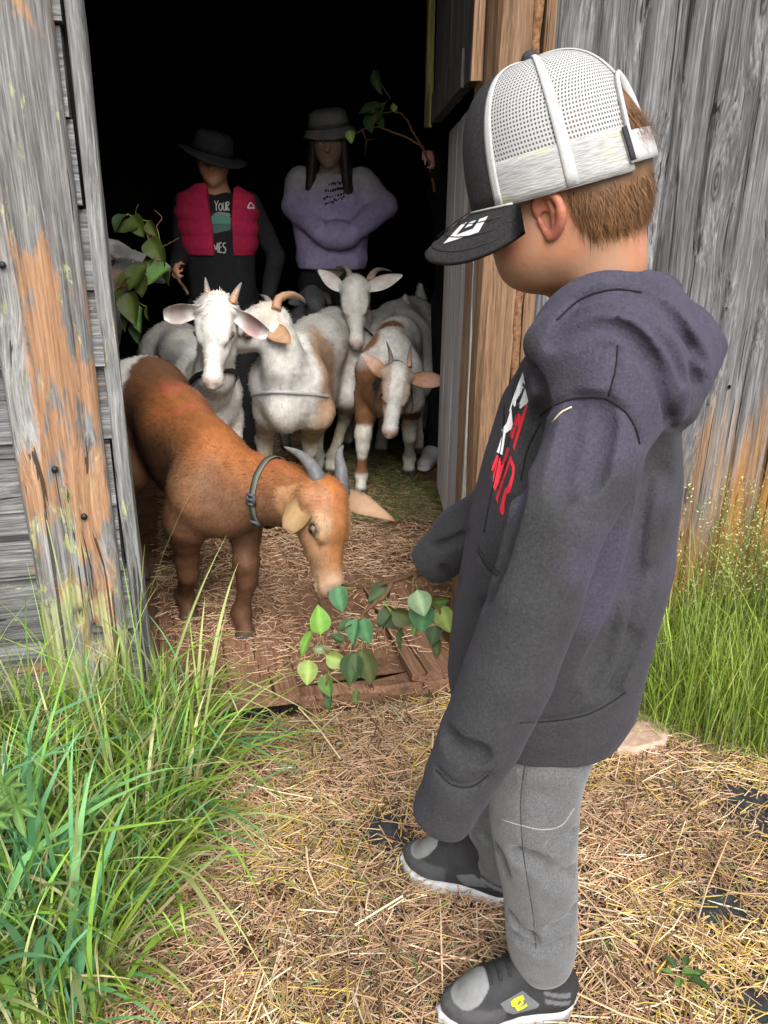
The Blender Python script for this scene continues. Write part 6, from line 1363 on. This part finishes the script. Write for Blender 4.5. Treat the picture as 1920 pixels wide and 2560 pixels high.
branch('twig of rounded green leaves held out in front of the brown goat', c0, [
    ([fa[3] * .3 + fa[4] * .7, at(1070, 1412, 1.21), at(1040, 1432, 1.24), at(990, 1452, 1.28), at(930, 1466, 1.33), at(885, 1468, 1.40), at(856, 1462, 1.50)], .0055, .0030),
    ([at(1040, 1432, 1.24), at(1034, 1460, 1.23), at(1030, 1482, 1.23)], .004, .0026), ([at(1052, 1428, 1.23), at(1074, 1462, 1.22), at(1085, 1500, 1.22), at(1105, 1545, 1.22), at(1118, 1575, 1.22)], .0036, .0018),
    ([at(982, 1456, 1.28), at(960, 1490, 1.27), at(918, 1525, 1.27), at(893, 1562, 1.27), at(868, 1612, 1.27), at(838, 1640, 1.27), at(822, 1680, 1.27), at(812, 1730, 1.27)], .0046, .0022),
    ([at(905, 1455, 1.36), at(935, 1500, 1.30)], .002, .001), ([at(838, 1640, 1.27), at(802, 1612, 1.28), at(782, 1570, 1.28)], .0026, .0016), ([at(893, 1562, 1.27), at(905, 1600, 1.26), at(918, 1640, 1.26)], .0028, .0016)], [
    (850, 1498, 1.36, .054, -80, .2, 'teal', .80), (798, 1548, 1.28, .056, 95, .5, 'bright', .86), (764, 1612, 1.28, .058, -112, 1.0, 'bright', .62), (770, 1682, 1.28, .050, -95, .2, 'lime', .92), (948, 1488, 1.30, .050, -150, .3, 'dark', .9), (1052, 1508, 1.205, .048, -75, .15, 'pale', .98), (1056, 1545, 1.225, .054, -95, .3, 'teal', .98),
    (978, 1545, 1.27, .052, -60, .5, 'dark', .9), (1012, 1540, 1.25, .050, -20, .6, 'olive', .85), (962, 1552, 1.27, .042, -130, .8, 'dark', .8), (1112, 1548, 1.215, .052, -70, .5, 'lime', .85), (1100, 1505, 1.22, .034, 10, .8, 'mid', .8), (888, 1580, 1.26, .050, -100, .7, 'teal', .75), (914, 1578, 1.26, .052, -75, .4, 'teal', .78), (862, 1568, 1.27, .036, -150, .9, 'dark', .8),
    (882, 1672, 1.25, .062, -100, .2, 'dark', .82), (918, 1668, 1.25, .066, -72, .25, 'olive', .80), (1083, 1590, 1.21, .036, -100, .3, 'dark', .95), (1092, 1622, 1.21, .040, -92, .5, 'olive', .6), (845, 1650, 1.26, .048, -20, .5, 'lime', .8), (820, 1715, 1.27, .046, -80, .6, 'mid', .85), (826, 1758, 1.27, .036, -95, .8, 'dark', .7), (808, 1622, 1.28, .040, 0, .9, 'pale', .6), (1004, 1600, 1.26, .044, -95, 1.1, 'dark', .5), (1040, 1572, 1.23, .030, -110, .7, 'mid', .7), (842, 1595, 1.27, .030, 150, .6, 'dark', .8), (890, 1745, 1.26, .032, -90, .9, 'mid', .6)], seed=3)
hb = at(440, 662, 3.24)
branch('drooping bunch of dark green leaves in front of the black faced goat', hb, [
    ([at(470, 735, 3.1), at(448, 700, 3.15), at(428, 672, 3.1), at(400, 640, 2.85), at(380, 600, 2.70), at(350, 560, 2.66), at(320, 535, 2.65)], .006, .002), ([at(400, 640, 2.85), at(372, 670, 2.66), at(348, 700, 2.64), at(340, 740, 2.62), at(345, 790, 2.62)], .004, .0015), ([at(372, 670, 2.66), at(392, 690, 2.64), at(418, 695, 2.64)], .002, .001), ([at(350, 560, 2.66), at(340, 530, 2.66), at(345, 512, 2.66)], .002, .001), ([at(380, 600, 2.7), at(395, 560, 2.68), at(405, 545, 2.68), at(384, 524, 2.68)], .002, .001), ([at(320, 535, 2.65), at(300, 548, 2.65), at(288, 542, 2.65)], .0018, .001), ([at(348, 700, 2.64), at(320, 718, 2.64), at(300, 716, 2.64)], .002, .001), ([at(395, 622, 2.7), at(446, 596, 2.7)], .0016, .0008)], [
    (318, 568, 2.62, .085, -160, .3, 'dim', .8), (345, 566, 2.62, .080, -60, .4, 'dim', .85), (300, 560, 2.62, .07, -120, .5, 'dark', .8), (382, 572, 2.64, .06, -60, .6, 'dim', .8), (388, 625, 2.60, .085, -60, .3, 'dim', .9), (405, 645, 2.60, .075, -80, .4, 'dim', .85), (372, 655, 2.60, .075, -120, .6, 'olive', .8), (395, 690, 2.58, .095, -140, .3, 'mid', .95), (340, 696, 2.58, .095, -120, .3, 'dim', .9), (355, 715, 2.58, .08, -90, .5, 'olive', .85), (418, 690, 2.60, .07, -80, 1.0, 'dim', .7), (312, 705, 2.60, .075, -150, .6, 'dim', .8), (332, 772, 2.56, .11, -80, .3, 'dim', .8), (350, 800, 2.56, .085, -90, .5, 'mid', .75), (322, 800, 2.58, .085, -110, .6, 'olive', .7), (300, 745, 2.58, .08, -110, .7, 'dim', .8), (370, 785, 2.58, .05, -80, 1.0, 'dim', .5), (345, 830, 2.58, .08, -90, .5, 'dark', .8)], seed=5, scale=1.5)
branch('thin stick with a few dark leaves held up beside the door leaf', hd3, [
    ([at(1086, 478, 3.4), at(1080, 440, 3.4), hd3 + V3(-.01, -.02, 0), at(1035, 335, 3.4), at(1010, 290, 3.42), at(985, 278, 3.44), at(950, 285, 3.45)], .0055, .0025), ([at(1060, 368, 3.38), at(1020, 345, 3.4), at(985, 332, 3.42), at(945, 318, 3.44), at(905, 325, 3.45), at(880, 342, 3.46)], .004, .0015), ([at(905, 325, 3.45), at(916, 352, 3.45), at(912, 390, 3.45)], .0025, .0012), ([at(916, 352, 3.45), at(938, 346, 3.45)], .0018, .001), ([at(950, 285, 3.45), at(965, 255, 3.46), at(976, 245, 3.46)], .002, .001)], [
    (945, 208, 3.45, .105, -70, .6, 'dark', .45), (925, 272, 3.42, .10, -160, .4, 'dark', .8), (942, 285, 3.42, .09, -110, .5, 'olive', .8), (984, 268, 3.42, .035, 90, .2, 'lime', .9), (876, 342, 3.43, .055, -80, .2, 'lime', .8), (925, 308, 3.43, .085, -80, .6, 'dark', .7), (950, 300, 3.43, .07, -60, .8, 'dark', .7), (932, 278, 3.40, .03, 200, .2, 'lime', .7)], seed=6, scale=1.6)

# ------------------------------------------------------------------ small plants
lp = atz(1705, 2430, .012)
wd = tag(empty('weed_plant', lp), 'small flat green leaf clump growing through the straw at the lower right', 'plant')
for i, (px, py, sz, an) in enumerate(((1690, 2420, .026, 120), (1704, 2432, .03, -10), (1722, 2446, .036, -40), (1700, 2444, .024, -120), (1712, 2414, .022, 60), (1684, 2434, .022, 170), (1732, 2438, .026, 10))):
    p = atz(px, py, .034); a = math.radians(an); leaf(wd, lp, p, V3(math.cos(a), math.sin(a), .15), V3(.1 * math.sin(i), .1, 1), sz, 'mid' if i % 2 else 'dark', .6, .2, i)
lily = tag(empty('lupin_plant', atz(20, 2060, 0)), 'bright green plant with leaflets like spread fingers at the left edge', 'plant')
lc = at(40, 2010, .93); lo_ = atz(20, 2060, 0)
for cx, cy, Y, s_ in ((38, 2012, .95, .055), (8, 1965, .98, .05), (-30, 2040, .93, .055)):
    c = at(cx, cy, Y)
    for i in range(9):
        a = i * 2 * np.pi / 9 + .2; d = _r * math.cos(a) + _u * .75 * math.sin(a) - _f * .25; leaf(lily, lo_, c, d, -_f + V3(0, 0, .5), s_ * (.85 + .2 * math.sin(i * 2)), 'mid', .28, .25, i)
    V, Fs = tube(bez([lo_ + V3(0, .02, 0), (lo_ + c) / 2 + V3(.01, .03, 0), c], 8), .0022, 5); add_world('stalk', V, Fs, M_GRASS, lily, np.repeat([[.10, .17, .04]], len(V), 0))
